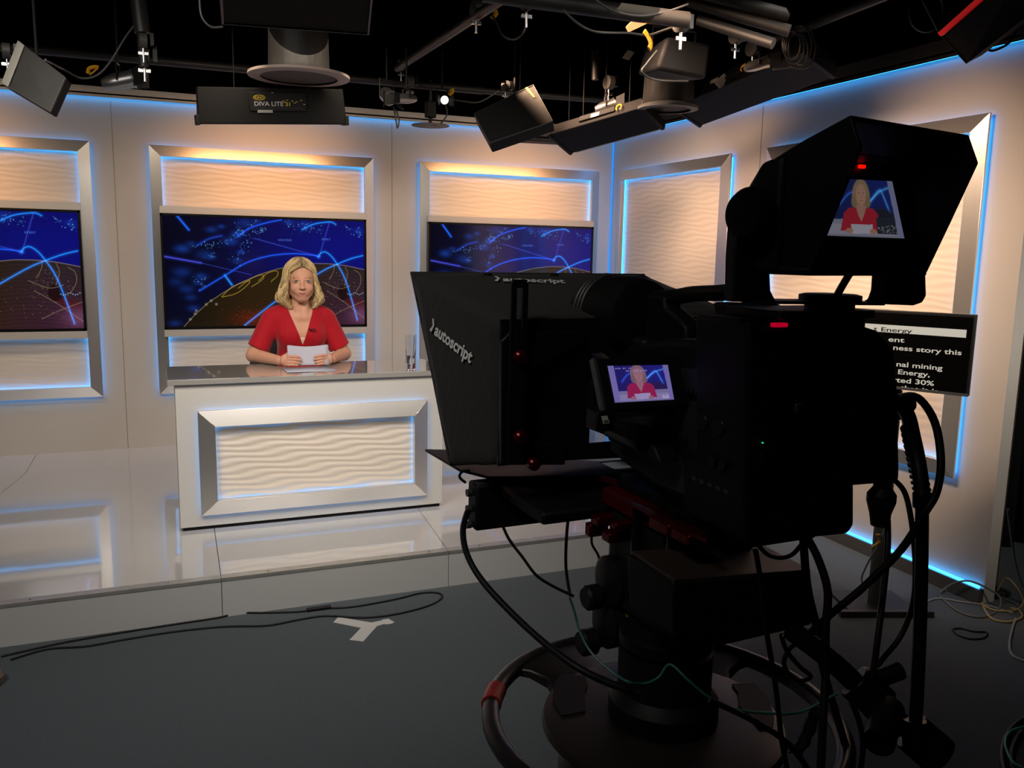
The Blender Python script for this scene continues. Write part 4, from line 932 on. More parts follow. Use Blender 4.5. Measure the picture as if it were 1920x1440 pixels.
for x, y in ((972, 668), (972, 818), (997, 868)):
    p = rg(x, y, f=fb - .004); MB().lathe([(.006, 0), (.0125, .003), (.0125, .014), (.009, .018), (.001, .019)], p, (0, -1, 0), 24).build('red_knob', REDK, tp)
# cloth shroud around the lens, hanging between hood and camera
sh = MB(); s0 = [(-.02, .26, 1.49), (.14, .26, 1.49), (.14, .26, 1.26), (-.03, .26, 1.25)]; s1 = [(-.055, .14, 1.46), (.15, .14, 1.46), (.15, .14, 1.30), (-.03, .15, 1.30)]
# tray and prompter monitor below
TRM = mat('tray_metal', (.022, .022, .022), .45, metal=.4)
tr = MB(); A = [rg(x, y, u=1.165) for x, y in ((797, 842), (848, 843), (1160, 868), (1165, 890), (985, 893), (915, 893), (862, 880))]; tr.prism(A, (0, 0, -.006)); tr.build('tray', TRM, tp, .001)
mo = MB(); xa = rg(880, 940, f=.40).x
pa_ = rg(876, 984, f=.43); mo.bb((pa_.x, .38, pa_.z), (cX + .24, .43, 1.158)); mo.bb((pa_.x + .05, .17, 1.13), (cX + .2, .38, 1.155)); mo.build('prompter_display', BLK, tp, .006)

for k, (x, y) in enumerate(((877, 933), (877, 962), (930, 905))):
    p = rg(x, y, f=.40); MB().cyl((pa_.x, .41, 1.135 - .035 * k), (pa_.x - .010, .41, 1.135 - .035 * k), .008, n=16).build('socket', GRY, tp)
rod = MB()
for x in (XC - .065, XC + .055): rod.cyl((x, -.22, 1.222), (x, .30, 1.175), .0075, n=16)
rod.build('support_rod', REDA, tp)
Box('monitor_riser', (cX - .07, .12, 1.07), (cX + .06, .19, 1.20), BLK, tp, .004)
MB().tube([rg(x, y, f=.42) for x, y in ((873, 905), (862, 895), (866, 885), (880, 882))], .003).build('tray_wire', RUB, tp)
Box('paper_note', (.0, .20, 1.2175), (.07, .26, 1.2185), mat('pale_note', (.4, .44, .47), .6), tp)

# ------------------------------------------------------------------ pan head, pedestal
hdn = rig('pan_tilt_head', 'black fluid pan and tilt head under the studio camera with round drag knobs', 'camera head')
wp = MB(); wp.bb((-.02, -.22, 1.196), (.12, .16, 1.212)); wp.build('camera_plate', BLKM, hdn, .003)
rp_ = MB(); rp_.bb((-.045, -.05, 1.160), (.16, .17, 1.195)); rp_.build('quick_release_plate', mat('dark_red_plate', (.12, .004, .006), .35, metal=.5), hdn, .006)
for x, y, w_, h_ in ((1124, 975, .030, .020), (1111, 992, .022, .026), (1145, 1005, .030, .02), (1245, 985, .06, .022), (1285, 1005, .05, .02), (1160, 985, .02, .014)):
    p = rg(x, y, r=-.07); Box('red_clamp', (p.x - .012, p.y - w_ / 2, p.z - h_ / 2), (p.x + .03, p.y + w_ / 2, p.z + h_ / 2), REDA, hdn, .004)
for x, y in ((1195, 1000), (1262, 1010)):
    p = rg(x, y, r=-.05); MB().cyl(p + Vector((0, 0, -.05)), p + Vector((0, 0, .05)), .011, n=16).build('post', BLKM, hdn)
pr0, pr1 = rg(1170, 937, r=-.075), rg(1325, 1012, r=-.075); MB().hexa([pr0, pr0 + Vector((.01, 0, 0)), pr0 + Vector((.01, 0, -.006)), pr0 + Vector((0, 0, -.006))], [pr1, pr1 + Vector((.01, 0, 0)), pr1 + Vector((.01, 0, -.006)), pr1 + Vector((0, 0, -.006))]).build('red_rail', REDA, hdn)
bd = MB(); bd.bb((-.045, -.10, .97), (.11, .15, 1.16)); bd.build('head_body', BLK, hdn, .02, 3)
BRZ = mat('bronze_top_plate', (.05, .036, .030), .5, metal=.2)
TB = [rg(x, y, f=-.20) for x, y in ((1262, 1092), (1520, 1072), (1523, 1172), (1352, 1212), (1264, 1196))]
MB().prism(TB, (0, .13, 0)).build('counterbalance_box', BLK, hdn, .004)
TP = [rg(1264, 1086, f=-.198), rg(1520, 1068, f=-.198)]
MB().hexa([TP[0], TP[1], TP[1] + Vector((0, .12, .004)), TP[0] + Vector((0, .12, .004))], [p + Vector((0, 0, -.006)) for p in (TP[0], TP[1], TP[1] + Vector((0, .12, .004)), TP[0] + Vector((0, .12, .004)))]).build('top_plate', BRZ, hdn, .001)
for (x, y, R, L, nm, mm) in ((1135, 1090, .048, .10, 'drag_drum', BLK), (1096, 1122, .024, .03, 'drag_knob', RUB), (1128, 1172, .046, .10, 'drag_drum', BLK), (1087, 1206, .026, .03, 'drag_knob', RUB)):
    p = rg(x, y, r=-.10 if nm == 'drag_knob' else -.06)
    MB().lathe([(R * .8, 0), (R, .005), (R, L), (R * .8, L + .005)], p, (1, 0, 0), 32).build(nm, mm, hdn)
p = rg(1132, 1140, r=-.063); MB().lathe([(.0465, 0), (.0475, .001), (.0475, .012), (.0465, .013)], rg(1128, 1172, r=-.05), (1, 0, 0), 32, cap=False).build('yellow_scale', mat('yellow_label', (.35, .22, .01), .6), hdn) if False else None
yl = MB()
for k in range(4):
    a0, a1 = R_(118 + k * 8), R_(126 + k * 8); c = rg(1128, 1172, r=-.06); R = .047
    yl.add([c + Vector((dx, R * -math.cos(a) * -1, R * math.sin(a))) for a in (a0, a1) for dx in (.030, .040)], [(0, 1, 3, 2)])
yl.build('yellow_label', mat('yellow_label', (.30, .18, .01), .6), hdn)
MB().lathe([(.075, .94), (.085, .945), (.085, .965), (.07, .975)], n=40).build('pan_bearing', BLKM, hdn)

pd = rig('camera_pedestal', 'black wheeled camera pedestal with a large steering ring', 'pedestal')
MB().lathe([(.10, .30), (.10, .84), (.085, .86), (.085, .935)], n=48).build('column', BLK, pd)
MB().lathe([(.17, .62), (.19, .64), (.19, .70), (.16, .735), (.12, .75), (.11, .78)], n=56).build('column_collar', BLK, pd)
SRM = mat('worn_pedestal_paint', (.026, .022, .020), .38, metal=.3, noise=(5, .4, (1, 1, 1)))
ring = MB(); ring.tube([(.317 * math.cos(2 * PI * k / 48), .317 * math.sin(2 * PI * k / 48), .80) for k in range(48)], .0165, n=16, smooth=False, closed=True)
rgo = ring.build('steering_ring', mat('steering_ring_rubber', (.014, .013, .0125), .35, spec=.5), pd, angle=80)
for a0 in (R_(107), R_(38), R_(262)):
    c_, s_ = math.cos(a0), math.sin(a0); rings = []
    for r_, w_, z, h_ in ((.12, .10, .770, .02), (.19, .085, .780, .016), (.235, .068, .790, .014), (.275, .08, .796, .011), (.312, .11, .800, .009)):
        rings.append([Vector((r_ * c_ - a * w_ * s_, r_ * s_ + a * w_ * c_, z + b * h_)) for a, b in ((-1, -1), (-1, .6), (-.8, 1), (.8, 1), (1, .6), (1, -1))])
    so_ = MB().loft(rings).build('spoke', SRM, pd, .003)
for px_ in (((1052, 1264), (1098, 1270), (1102, 1285), (1096, 1300), (1098, 1335), (1052, 1343), (1036, 1318), (1038, 1286)), ((1372, 1284), (1415, 1282), (1440, 1312), (1452, 1345), (1450, 1366), (1425, 1368), (1402, 1340), (1386, 1325), (1384, 1300))):
    MB().prism([rg(x, y, u=.803) for x, y in px_], (0, 0, .002)).build('cutout_dark_plate', BLK, pd)  # flat black plates on the hub, painting the darkness of its cutouts
MB().lathe([(.11, .75), (.20, .765), (.222, .785), (.218, .798), (.20, .802), (.10, .803)], n=56).build('ring_hub', SRM, pd)
m = MB(); t0 = math.atan2(rg(935, 1308, u=.80).y, rg(935, 1308, u=.80).x); m.tube([(.317 * math.cos(t0 + d), .317 * math.sin(t0 + d), .80) for d in np.linspace(-.09, .09, 9)], .0195, n=14, smooth=False); m.build('red_tape', mat('red_tape', (.32, .012, .010), .5), pd, angle=80)
MB().lathe([(.30, .10), (.42, .105), (.43, .13), (.40, .24), (.20, .31), (.10, .32)], n=3 * 16).build('base_skirt', BLK, pd)
for k in range(3):
    a = R_(90 + 120 * k); c_, s_ = math.cos(a), math.sin(a)
    Box('caster_housing', (.36 * c_ - .07, .36 * s_ - .07, .05), (.36 * c_ + .07, .36 * s_ + .07, .15), BLK, pd, .02)
    for d in (-.03, .03): MB().cyl((.36 * c_ + d - .012, .36 * s_, .055), (.36 * c_ + d + .012, .36 * s_, .055), .055, n=28).build('wheel', RUB, pd)

# pan bar with its clamps, and the long grip tube
pb = rig('pan_bar', 'thick black pan bar with clamps reaching down beside the pedestal', 'pan bar')
A = [rg(1478, 1178, f=-.22), rg(1560, 1240, f=-.27), rg(1645, 1320, f=-.32), rg(1748, 1402, f=-.38)]
MB().tube(A, .0165, n=16, sub=4).build('bar_tube', BLKM, pb)
for x, y, f_, r_ in ((1628, 1300, -.31, .030), (1735, 1395, -.37, .032), (1660, 1345, -.33, .020)):
    c = rg(x, y, f=f_); d = (A[3] - A[1]).normalized(); MB().cyl(c - d * .028, c + d * .028, r_, n=24).build('clamp', BLKM, pb, .003)
c = rg(1648, 1272, f=-.33); MB().cyl(c, c + Vector((.035, -.01, .012)), .014, n=20).build('clamp_knob', BLK, pb, .002)
c = rg(1648, 1392, f=-.40); m = MB(); m.lathe([(.022, 0), (.022, .09), (.018, .09), (.018, .0)], c, (.75, .5, .1), 28, cap=False); m.build('bar_socket', BLKM, pb)
gp = rig('grip_tube', 'long upright black tube at the right of the camera pedestal', 'tube')
MB().tube([rg(1729, 940, f=-.33), rg(1727, 1100, f=-.345), rg(1722, 1250, f=-.36), rg(1715, 1385, f=-.37)], .0098, n=14, sub=3).build('tube_body', RUB, gp)
MB().cyl(rg(1715, 1350, f=-.366), rg(1714, 1400, f=-.372), .017, n=20).build('end_collar', BLKM, gp)
MB().cyl(rg(1729, 925, f=-.33), rg(1729, 950, f=-.33), .0135, n=18).build('top_collar', BLKM, gp)

# ------------------------------------------------------------------ cables of the rig
rcable('thick black cable looping out from the camera back and down to the tube top', [(1685, 745, -.20), (1720, 745, -.25), (1752, 790, -.30), (1764, 860, -.33), (1757, 920, -.35), (1735, 960, -.35), (1690, 1030, -.33), (1620, 1100, -.30), (1560, 1150, -.27), (1505, 1200, -.22)], .0062)
o = rcable('ribbed black plug boot and lead hanging from the camera back', [(1672, 745, -.22), (1700, 775, -.25), (1712, 820, -.28), (1722, 870, -.31), (1730, 930, -.33)], .0115)
rb = MB(); 
for k in range(12):
    t = k / 11; p = rg(1704 + 24 * t, 800 + 120 * t, f=-.27 - .055 * t); p2 = rg(1706 + 24 * t, 805 + 120 * t, f=-.27 - .057 * t); rb.cyl(p, p2, .0135, n=14)
rb.build('strain_relief_rib', RUB, o)
MB().cyl(rg(1670, 760, f=-.225), rg(1708, 758, f=-.225), .013, n=20).build('plug', BLK, o, .003)
rcable('thin black cable curving down from the camera back past the round plug', [(1675, 898, -.25), (1697, 925, -.26), (1710, 985, -.28), (1716, 1060, -.29), (1712, 1130, -.30), (1690, 1190, -.30), (1655, 1235, -.30), (1610, 1290, -.30)], .0045)
o = rcable('black lead with a fat round plug below the camera back', [(1664, 975, -.25), (1664, 1030, -.27), (1655, 1120, -.29), (1645, 1200, -.31), (1636, 1270, -.32)], .0052)
c = rg(1652, 940, f=-.25); MB().lathe([(.006, -.042), (.013, -.040), (.0165, -.02), (.0225, .0), (.0225, .012), (.014, .024), (.014, .05)], c, n=28).build('round_plug', BLK, o)
rcable('stout black cable falling straight from under the battery block to the floor', [(1512, 1005, -.24), (1535, 1050, -.26), (1552, 1110, -.28), (1548, 1180, -.29), (1548, 1260, -.30), (1543, 1350, -.32), (1538, 1460, -.34)], .0062)
rcable('black cable slanting down behind the battery block to the pan bar', [(1506, 1010, -.20), (1514, 1100, -.20), (1532, 1180, -.21), (1545, 1260, -.21), (1580, 1380, -.22), (1605, 1470, -.24)], .0066)
rcable('thin black cable down across the top plate of the head', [(1416, 1030, -.22), (1424, 1075, -.225), (1430, 1140, -.23), (1445, 1230, -.24), (1456, 1300, -.25), (1466, 1390, -.25), (1482, 1470, -.25)], .0042)
rcable('short black cable sagging in a bow under the battery block', [(1424, 1025, -.2), (1440, 1040, -.2), (1462, 1046, -.2), (1485, 1040, -.2), (1502, 1022, -.2)], .0036)
rcable('thick black cable sweeping from the prompter display down to the pedestal ring', [(876, 960, .36), (868, 995, .30), (876, 1040, .24), (905, 1090, .18), (960, 1150, .10), (1020, 1205, .02), (1080, 1250, -.05), (1140, 1280, -.09), (1200, 1300, -.12)], .0062)
rcable('thin black cable from the prompter display to the upper drag knob', [(941, 982, .25), (955, 1012, .24), (980, 1045, .22), (1005, 1078, .20), (1035, 1098, .19), (1076, 1118, .17)], .0030)
rcable('thin black cable hanging straight under the prompter display', [(1066, 965, .2), (1062, 1010, .2), (1061, 1060, .2), (1066, 1100, .19), (1070, 1118, .18)], .0032)
rcable('short thin black cable beside the red clamp', [(1110, 1000, .19), (1110, 1020, .19), (1122, 1042, .19), (1125, 1064, .19)], .0026)
GRN = mat('green_cable', (.02, .13, .10), .45)
rcable('green cable running from the drag knobs down around the pedestal column', [(1068, 1120, .18), (1078, 1150, .17), (1086, 1180, .15), (1110, 1225, .05), (1165, 1272, -.12), (1205, 1282, -.13), (1235, 1270, -.135), (1256, 1246, -.14), (1290, 1275, -.17), (1330, 1308, -.19), (1380, 1330, -.21), (1440, 1337, -.22), (1500, 1335, -.24), (1570, 1300, -.27)], .0024, m=GRN, group=None)
rcable('black cable crossing the steering ring at the lower right', [(1330, 1312, -.2), (1400, 1345, -.22), (1460, 1380, -.24), (1500, 1420, -.25), (1530, 1470, -.26)], .0050)
rcable('coil of black cable hanging right of the head', [(1465, 1190, -.2), (1475, 1220, -.2), (1500, 1250, -.2), (1520, 1268, -.2), (1500, 1276, -.2), (1478, 1262, -.2), (1470, 1240, -.2), (1482, 1215, -.2), (1500, 1205, -.2)], .0040)
rcable('thin lead down from the pan bar to the floor at the lower right', [(1590, 1300, -.28), (1610, 1350, -.3), (1618, 1400, -.3), (1610, 1470, -.3)], .0045)
sp_ = MB(); P = [rg(1530, 1330, f=-.15), rg(1520, 1360, f=-.15), rg(1508, 1390, f=-.15), rg(1492, 1412, f=-.15)]; pts = []
for k in range(90):
    t = k / 89 * 3; i = min(2, int(t)); p = P[i].lerp(P[i + 1], t - i); a = k * 1.3; pts.append(p + Vector((.010 * math.cos(a), .010 * math.sin(a), 0)))
o = sp_.tube(pts, .0022, n=6, sub=1).build('coiled_cable', RUB, None, angle=80); o.location = tuple(RIG_O); o.rotation_euler = (0, 0, R_(2)); tag(o, 'short springy coiled cord beside the steering ring', 'cable')

# ------------------------------------------------------------------ script monitor on its stand at the right wall
SY_R, SY_L = 2.54, 3.015
tr_, br_, = at(1831, 590.5, y=SY_R), at(1815, 744, y=SY_R)
zt_, zb_ = tr_.z, br_.z; xr = (tr_.x + br_.x) / 2
tl_ = at(1578, 584.4, y=SY_L); xl = tl_.x
mt = thing('script_monitor', 'wide black monitor showing the large white script text, right of the camera', 'monitor', ((xl + xr) / 2, (SY_L + SY_R) / 2, zb_), math.atan2(SY_R - SY_L, xr - xl))
MW, MH = math.hypot(xr - xl, SY_R - SY_L), zt_ - zb_
m = MB(); m.bb((-MW / 2, .0, 0), (MW / 2, .035, MH)); m.build('monitor_case', mat('monitor_case', (.03, .03, .031), .4), mt, .003)
Box('bottom_bezel', (-MW / 2, -.004, 0), (MW / 2, .0, .012), mat('grey_bezel', (.12, .12, .12), .4), mt, .001)
Box('display_panel', (-MW / 2 + .008, -.002, .013), (MW / 2 - .010, .0005, MH - .012), mat('monitor_black', (.004, .004, .004), .25), mt)
TXT = mat('lit_text', (.2, .2, .2), .5, emit=(.70, .66, .55), es=.62)
def sxy(px, py):
    nrm = Vector((SY_L - SY_R, xr - xl, 0)).normalized(); d = Vector(ray(px, py)); P0 = Vector((xr, SY_R, 0)); t = (P0 - Vector(CAM_P)).dot(nrm) / d.dot(nrm)
    q = Vector(CAM_P) + d * t; v = q - Vector(((xl + xr) / 2, (SY_L + SY_R) / 2, zb_)); e = Vector((xr - xl, SY_R - SY_L, 0)).normalized(); return v.dot(e), v.z
a, b = sxy(1603, 610), sxy(1814, 634)
bx0, bz0 = sxy(1603, 627); bx1, bz1 = sxy(1813, 617)
Box('lit_title_bar', (bx0, -.0028, sxy(1813, 633.5)[1]), (bx1, -.0018, sxy(1813, 618.5)[1]), TXT, mt)
def words(s_, px, py, h_, m_=TXT, yy=-.0030, px1=None):
    x0, z0 = sxy(px, py); x1 = sxy(px1, py)[0]
    c = bpy.data.curves.new('t', 'FONT'); c.body = s_; c.size = 1; c.offset = .014; ob = bpy.data.objects.new('t', c); COL.objects.link(ob)
    me = bpy.data.meshes.new_from_object(ob.evaluated_get(bpy.context.evaluated_depsgraph_get())); bpy.data.objects.remove(ob)
    co = [v.co.copy() for v in me.vertices]; a0 = min(c_.x for c_ in co); a1 = max(c_.x for c_ in co); S_ = h_ / .73
    for v in me.vertices: v.co = Vector((x0 + (v.co.x - a0) / (a1 - a0) * (x1 - x0), yy, z0 + v.co.y * S_))
    me.materials.clear(); me.materials.append(m_); me.name = 'screen_text'; link(bpy.data.objects.new('screen_text', me), mt)
DT = mat('dark_text', (.005, .005, .005), .6)
ch_ = sxy(1700, 615)[1] - sxy(1700, 624.4)[1]
words('t Energy', 1638, 619.8, ch_ * .86, DT, -.0032, px1=1711)
words('ent', 1666, 640, ch_, px1=1696); words('ness story this', 1675, 655.5, ch_, px1=1804)
words('nal mining', 1681, 686.5, ch_, px1=1768); words('Energy,', 1684, 701, ch_, px1=1744); words('rted 30%', 1674, 715.5, ch_, px1=1752); words('s that it is', 1675, 729.5, ch_, px1=1760)
ms = thing('monitor_stand', 'dark floor stand with a thick pole under the script monitor', 'stand', (3.09, 2.89, 0), -.35)
MB().cyl((0, 0, .015), (0, 0, 1.06), .035, n=28).build('pole', GRY, ms)
Box('base_plate', (-.16, -.10, 0), (.16, .16, .016), mat('stand_base', (.015, .015, .015), .5), ms, .004)
Box('base_bar', (-.22, -.13, 0), (.22, -.10, .03), GRY, ms, .003)
Box('monitor_bracket', (-.06, -.07, .92), (.06, -.0, 1.0), BLKM, ms, .004)

# ------------------------------------------------------------------ things on the floor
def floor_cable(label, px, r, m=RUB, z=None, group=None, name='cable'):
    pts = [at(p[0], p[1], z=(p[2] if len(p) > 2 else r)) for p in px]
    return tag(MB().tube(pts, r, n=8, sub=7).build(name, m, None, angle=80), label, 'cable', group)
floor_cable('thin black cable lying along the foot of the stage and looping back', [(2, 1231), (80, 1213), (150, 1199), (240, 1184), (330, 1170), (415, 1157), (440, 1149), (490, 1149), (560, 1147), (600, 1141), (660, 1138), (740, 1124), (790, 1112), (822, 1112), (828, 1122), (800, 1137), (740, 1152), (680, 1158), (610, 1155), (560, 1162), (500, 1173), (420, 1175), (330, 1184), (240, 1198), (160, 1212), (90, 1217), (20, 1237)], .0045)
c0 = at(575, 1144, z=.008); c1 = at(620, 1138, z=.008); tag(MB().cyl(c0, c1, .010, n=14).build('cable_connector', RUB), 'black inline connector in the cable at the foot of the stage', 'connector')
tp1 = MB()
z_ = .0012
tpp = [(625, 1160), (634, 1158), (672, 1163), (706, 1170), (688, 1203), (656, 1201), (686, 1176)]
tape = thing('floor_mark', 'white tape mark in the shape of a T stuck on the carpet before the stage', 'tape', tuple(at(680, 1175, z=0)))
def tpoly(px, z0, nm='tape_strip'):
    O_ = at(680, 1175, z=0); return MB().prism([at(x, y, z=z0) - O_ for x, y in px], (0, 0, .0006)).build(nm, WHT, tape, smooth=False)
tpoly([(634, 1157), (700, 1168), (690, 1180), (625, 1167)], .0004); tpoly([(684, 1170), (722, 1162), (727, 1168), (707, 1174), (681, 1203), (655, 1200)], .0011)
tpoly([(716, 1162), (728, 1160), (740, 1167), (733, 1170), (722, 1171)], .0020)
TAN = mat('yellowed_cable', (.40, .30, .15), .5); GRC = mat('grey_cable', (.15, .15, .14), .5); WHC = mat('white_cable', (.30, .30, .29), .5)
floor_cable('pale grey cable hanging behind the plug, then trailing on the floor to the coil', [(1660, 990, .50), (1645, 1025, .36), (1625, 1060, .20), (1616, 1090, .06), (1640, 1117), (1680, 1137), (1715, 1149), (1735, 1130), (1760, 1122), (1800, 1128), (1850, 1135), (1900, 1150)], .0045, WHC)
floor_cable('yellow tie wrapped around the pale grey cable', [(1648, 1002, .51), (1652, 1014, .47), (1636, 1026, .43), (1648, 1014, .46), (1644, 1002, .51)], .0050, YEL)
floor_cable('loops of grey cable lying near the end of the right wall', [(1762, 1112, .01), (1780, 1098, .05), (1810, 1089, .10), (1840, 1097, .10), (1875, 1120, .05), (1870, 1145), (1840, 1157), (1800, 1148), (1770, 1125), (1762, 1112), (1790, 1104), (1850, 1112), (1900, 1130), (1925, 1150)], .0050, GRC)
floor_cable('yellowed cable tangled at the foot of the wall end', [(1868, 1110, .02), (1885, 1085, .10), (1905, 1100, .08), (1918, 1130), (1900, 1145), (1860, 1143), (1838, 1128), (1835, 1118), (1845, 1140), (1860, 1160), (1890, 1166), (1915, 1158), (1912, 1145), (1895, 1140)], .0055, TAN)
floor_cable('white cable running to the right picture edge', [(1905, 1160), (1898, 1180), (1893, 1210), (1900, 1230), (1930, 1242)], .0055, WHC)
floor_cable('dark cord curled on the dark carpet', [(1786, 1180), (1800, 1178), (1825, 1184), (1850, 1186), (1845, 1196), (1820, 1198), (1795, 1190), (1786, 1180)], .004)
pa = at(1872, 1118, z=.0); tag(Box('power_adapter', (pa.x - .05, pa.y - .03, 0), (pa.x + .05, pa.y + .03, .03), mat('adapter_plastic', (.03, .03, .03), .5), bevel=.004), 'small dark power block among the cables by the wall end', 'adapter')
pa = at(1848, 1102, z=.0); tag(Box('clear_plug', (pa.x - .02, pa.y - .02, 0), (pa.x + .02, pa.y + .02, .03), WHT, bevel=.004), 'small white plug lit blue by the skirting light', 'plug')
floor_cable('thick coil of black cable at the lower right corner', [(1960, 1340), (1915, 1352), (1885, 1385), (1880, 1430), (1900, 1470), (1950, 1490), (1990, 1450), (1960, 1350), (1925, 1365), (1900, 1400), (1900, 1440), (1930, 1480)], .010)
floor_cable('green cable in the coil at the lower right corner', [(1925, 1362, .03), (1895, 1372, .03), (1885, 1395, .03), (1900, 1430, .03), (1930, 1445, .03)], .005, mat('bright_green_cable', (.02, .35, .22), .4))
dsk = at(0, 1268, z=.03); t = thing('floor_puck', 'rounded pale object cut by the left picture edge on the carpet', 'puck', (dsk.x - .035, dsk.y, 0)); MB().lathe([(.03, 0), (.045, .01), (.05, .035), (.04, .055), (.001, .06)], n=30).build('puck_body', mat('tan_plastic', (.16, .13, .10), .5), t)
MB().lathe([(.012, .0595), (.01, .066), (.001, .067)], n=16).build('puck_knob', GRY, t)
Box('mount_arm', (-.05, .034, .05), (.05, .15, .14), BLKM, mt, .003)
# dark cloth and timber behind the end of the right wall
bc = MB(); pts = [(3.86 + .03 * math.sin(k * 1.9) , 0, 0) for k in range(2)]
n_ = 60; P = [(3.80 + k * .05, 3.3 + .04 * math.sin(k * 1.7), 0) for k in range(n_)]
bc.add([p for p in P] + [(p[0], p[1], 3.4) for p in P], [(k, k + 1, n_ + k + 1, n_ + k) for k in range(n_ - 1)])
o = bc.build('black_drape', mat('black_cloth', (.010, .010, .010), .9)); o.modifiers.new('thick', 'SOLIDIFY').thickness = .006; tag(o, 'black drape hanging behind the end of the right wall', 'curtain')
tag(Box('timber_post', (3.735, 2.80, 0), (3.79, 2.90, 2.6), mat('dark_timber', (.045, .028, .016), .7, noise=(8, .4, (1, 1, .1)))), 'dark timber post behind the end of the right wall', 'post')
floor_cable('thin dark cable hanging beside the timber post', [(1890, 955, 1.0), (1897, 1010, .75), (1905, 1060, .4), (1918, 1100, .12)], .004, GRC)

# ------------------------------------------------------------------ lighting grid under the ceiling
def pipe(label, a, b, r=.024):
    t = thing('grid_pipe', label, 'pipe', tuple(a), 0, 'black pipes of the lighting grid'); MB().cyl((0, 0, 0), Vector(b) - Vector(a), r, n=20).build('pipe_tube', PIPE, t); return t
def jw(p): return p
a, b = at(-60, 82, y=5.9), at(905, 170, y=5.9)
d = (b - a).normalized(); P1 = pipe('long level pipe before the wall of screens', a, b, .026)
pipe('slanting pipe above the right television, running toward the top edge', at(745, 128, y=5.7), at(950, -8, y=3.6), .024)
pipe('thick pipe crossing the top edge right of centre', at(905, -12, y=3.5), at(1290, 38, y=3.3), .034)
t = pipe('short upright pipe at the top left', at(255, -30, y=4.6), at(267, 62, y=4.6), .036)
pipe('lower pipe tip leading to the clamp at the top left', at(265, 55, y=4.62), at(270, 125, y=4.62), .022)
pipe('slanting pipe at the top right beside the red-edged lamp', at(1440, 78, y=3.6), at(1700, -25, y=2.9), .024)
pipe('slanting pipe above the long fixtures at the right', at(1150, 222, y=4.9), at(1400, 128, y=3.9), .020)
pipe('upright pipe right of centre', at(1116, 95, y=4.6), at(1116, 150, y=4.6), .020)
pipe('level pipe passing behind the hanging lamps', at(880, 168, y=5.9), at(1230, 196, y=5.9), .022)
DK = mat('dark_duct', (.009, .009, .0095), .55, metal=.2)
for k, (x0, y0, x1, y1, w_) in enumerate(((1240, -34, 1480, 30, 12), (1290, 2, 1480, 58, 6), (1310, 38, 1450, 82, 0))):
    a, b = at(x0, y0, y=3.5), at(x1, y1, y=3.2); t = thing('air_duct', ('topmost of the dark air ducts at the top right', 'middle one of the dark air ducts at the top right', 'lowest of the dark air ducts at the top right')[k], 'duct', tuple(a), 0, 'dark air ducts under the ceiling')
    MB().cyl((0, 0, 0), b - a, .024 + .0004 * w_, n=18).build('duct_tube', DK, t)
FIX = mat('fixture_black', (.006, .006, .0063), .6, spec=.2); FGR = mat('fixture_grey', (.045, .045, .043), .55); FAC = mat('dark_honeycomb', (.020, .020, .018), .7, bump=(300, .8, .002, (1, 1, 1)))
RIM = mat('fixture_rim', (.075, .075, .075), .45, metal=.4)
def plane_quad(px, Y0, Y1=None, Y2=None):    # quad of pixels given depths (tl, tr, br, bl)
    return None
def panel_lamp(label, quad, thick, face=FAC, rim=RIM, back=FIX, group='lamps of the lighting grid', rimw=.014, extra=None, name='panel_lamp', away=True):
    """quad: four world points tl, tr, br, bl; a box of real thickness with a rimmed face"""
    c = sum(quad, Vector()) / 4; t = thing(name, label, 'lamp', tuple(c), 0, group); Q = [p - c for p in quad]
    n = (Q[1] - Q[0]).cross(Q[3] - Q[0]).normalized()
    if n.dot(Vector(CAM_P) - c) < 0: n = -n
    MB().prism([q - n * .012 for q in Q], -n * (thick - .012)).build('lamp_body', back, t, .006)
    I = [q * (1 - rimw / max(.01, q.length)) for q in Q]; m = MB()
    for i in range(4):
        j = (i + 1) % 4; m.hexa([Q[i], Q[j], I[j], I[i]], [p - n * .014 for p in (Q[i], Q[j], I[j], I[i])])
    m.build('rim', rim, t, .001); MB().prism([q - n * .006 for q in I], -n * .006).build('face', face, t); MB().cyl(-n * thick * .6, -n * thick * .6 + Vector((0, 0, 3.9 - c.z)), .006, n=8).build('hanger', BLK, t); return t, Q, n
yA = 4.2
Q = [at(34, 76, y=yA), at(123, 145, y=yA - .08), at(94, 210, y=yA - .12), at(3, 156, y=yA - .02)]
t, q, n = panel_lamp('tilted flat lamp at the top left picture edge with a metal end plate', Q, .07, rimw=.004, rim=FGR)
MB().prism([q[0] + n * .004, q[0].lerp(q[1], .14) + n * .004, q[3].lerp(q[2], .14) + n * .004, q[3] + n * .004], -n * .01).build('end_plate', mat('dull_metal', (.36, .35, .31), .4, metal=.6), t, .001)
Q = [at(412, -30, y=3.0), at(700, -10, y=3.0), at(692, 66, y=3.5), at(416, 46, y=3.5)]; panel_lamp('wide flat lamp with a grey rim at the top edge', Q, .12, rimw=.010, face=mat('near_black_mesh', (.006, .006, .0055), .9, spec=.1), rim=mat('dim_rim', (.03, .03, .03), .5))
Q = [at(888, 212, y=4.9), at(1000, 158, y=4.8), at(1037, 226, y=4.65), at(918, 267, y=4.75)]
t, q, n = panel_lamp('tilted honeycomb lamp hanging before the right television top', Q, .10, rimw=.006, rim=FGR)
MB().prism([q[1].lerp(q[0], .14) + n * .002, q[1].lerp(q[0], .10) + n * .002, q[1].lerp(q[0], .10).lerp(q[2], .3) + n * .002, q[1].lerp(q[0], .13).lerp(q[2], .3) + n * .002], n * .001).build('yellow_tape', mat('yellow_tape', (.5, .45, .03), .6), t, smooth=False)
Q = [at(1765, 70, y=2.7), at(1930, -75, y=2.3), at(1990, -20, y=2.25), at(1811, 120, y=2.62)]
t, q, n = panel_lamp('black lamp with a red edge at the top right corner', Q, .10, rimw=.006, rim=FIX, face=FIX)
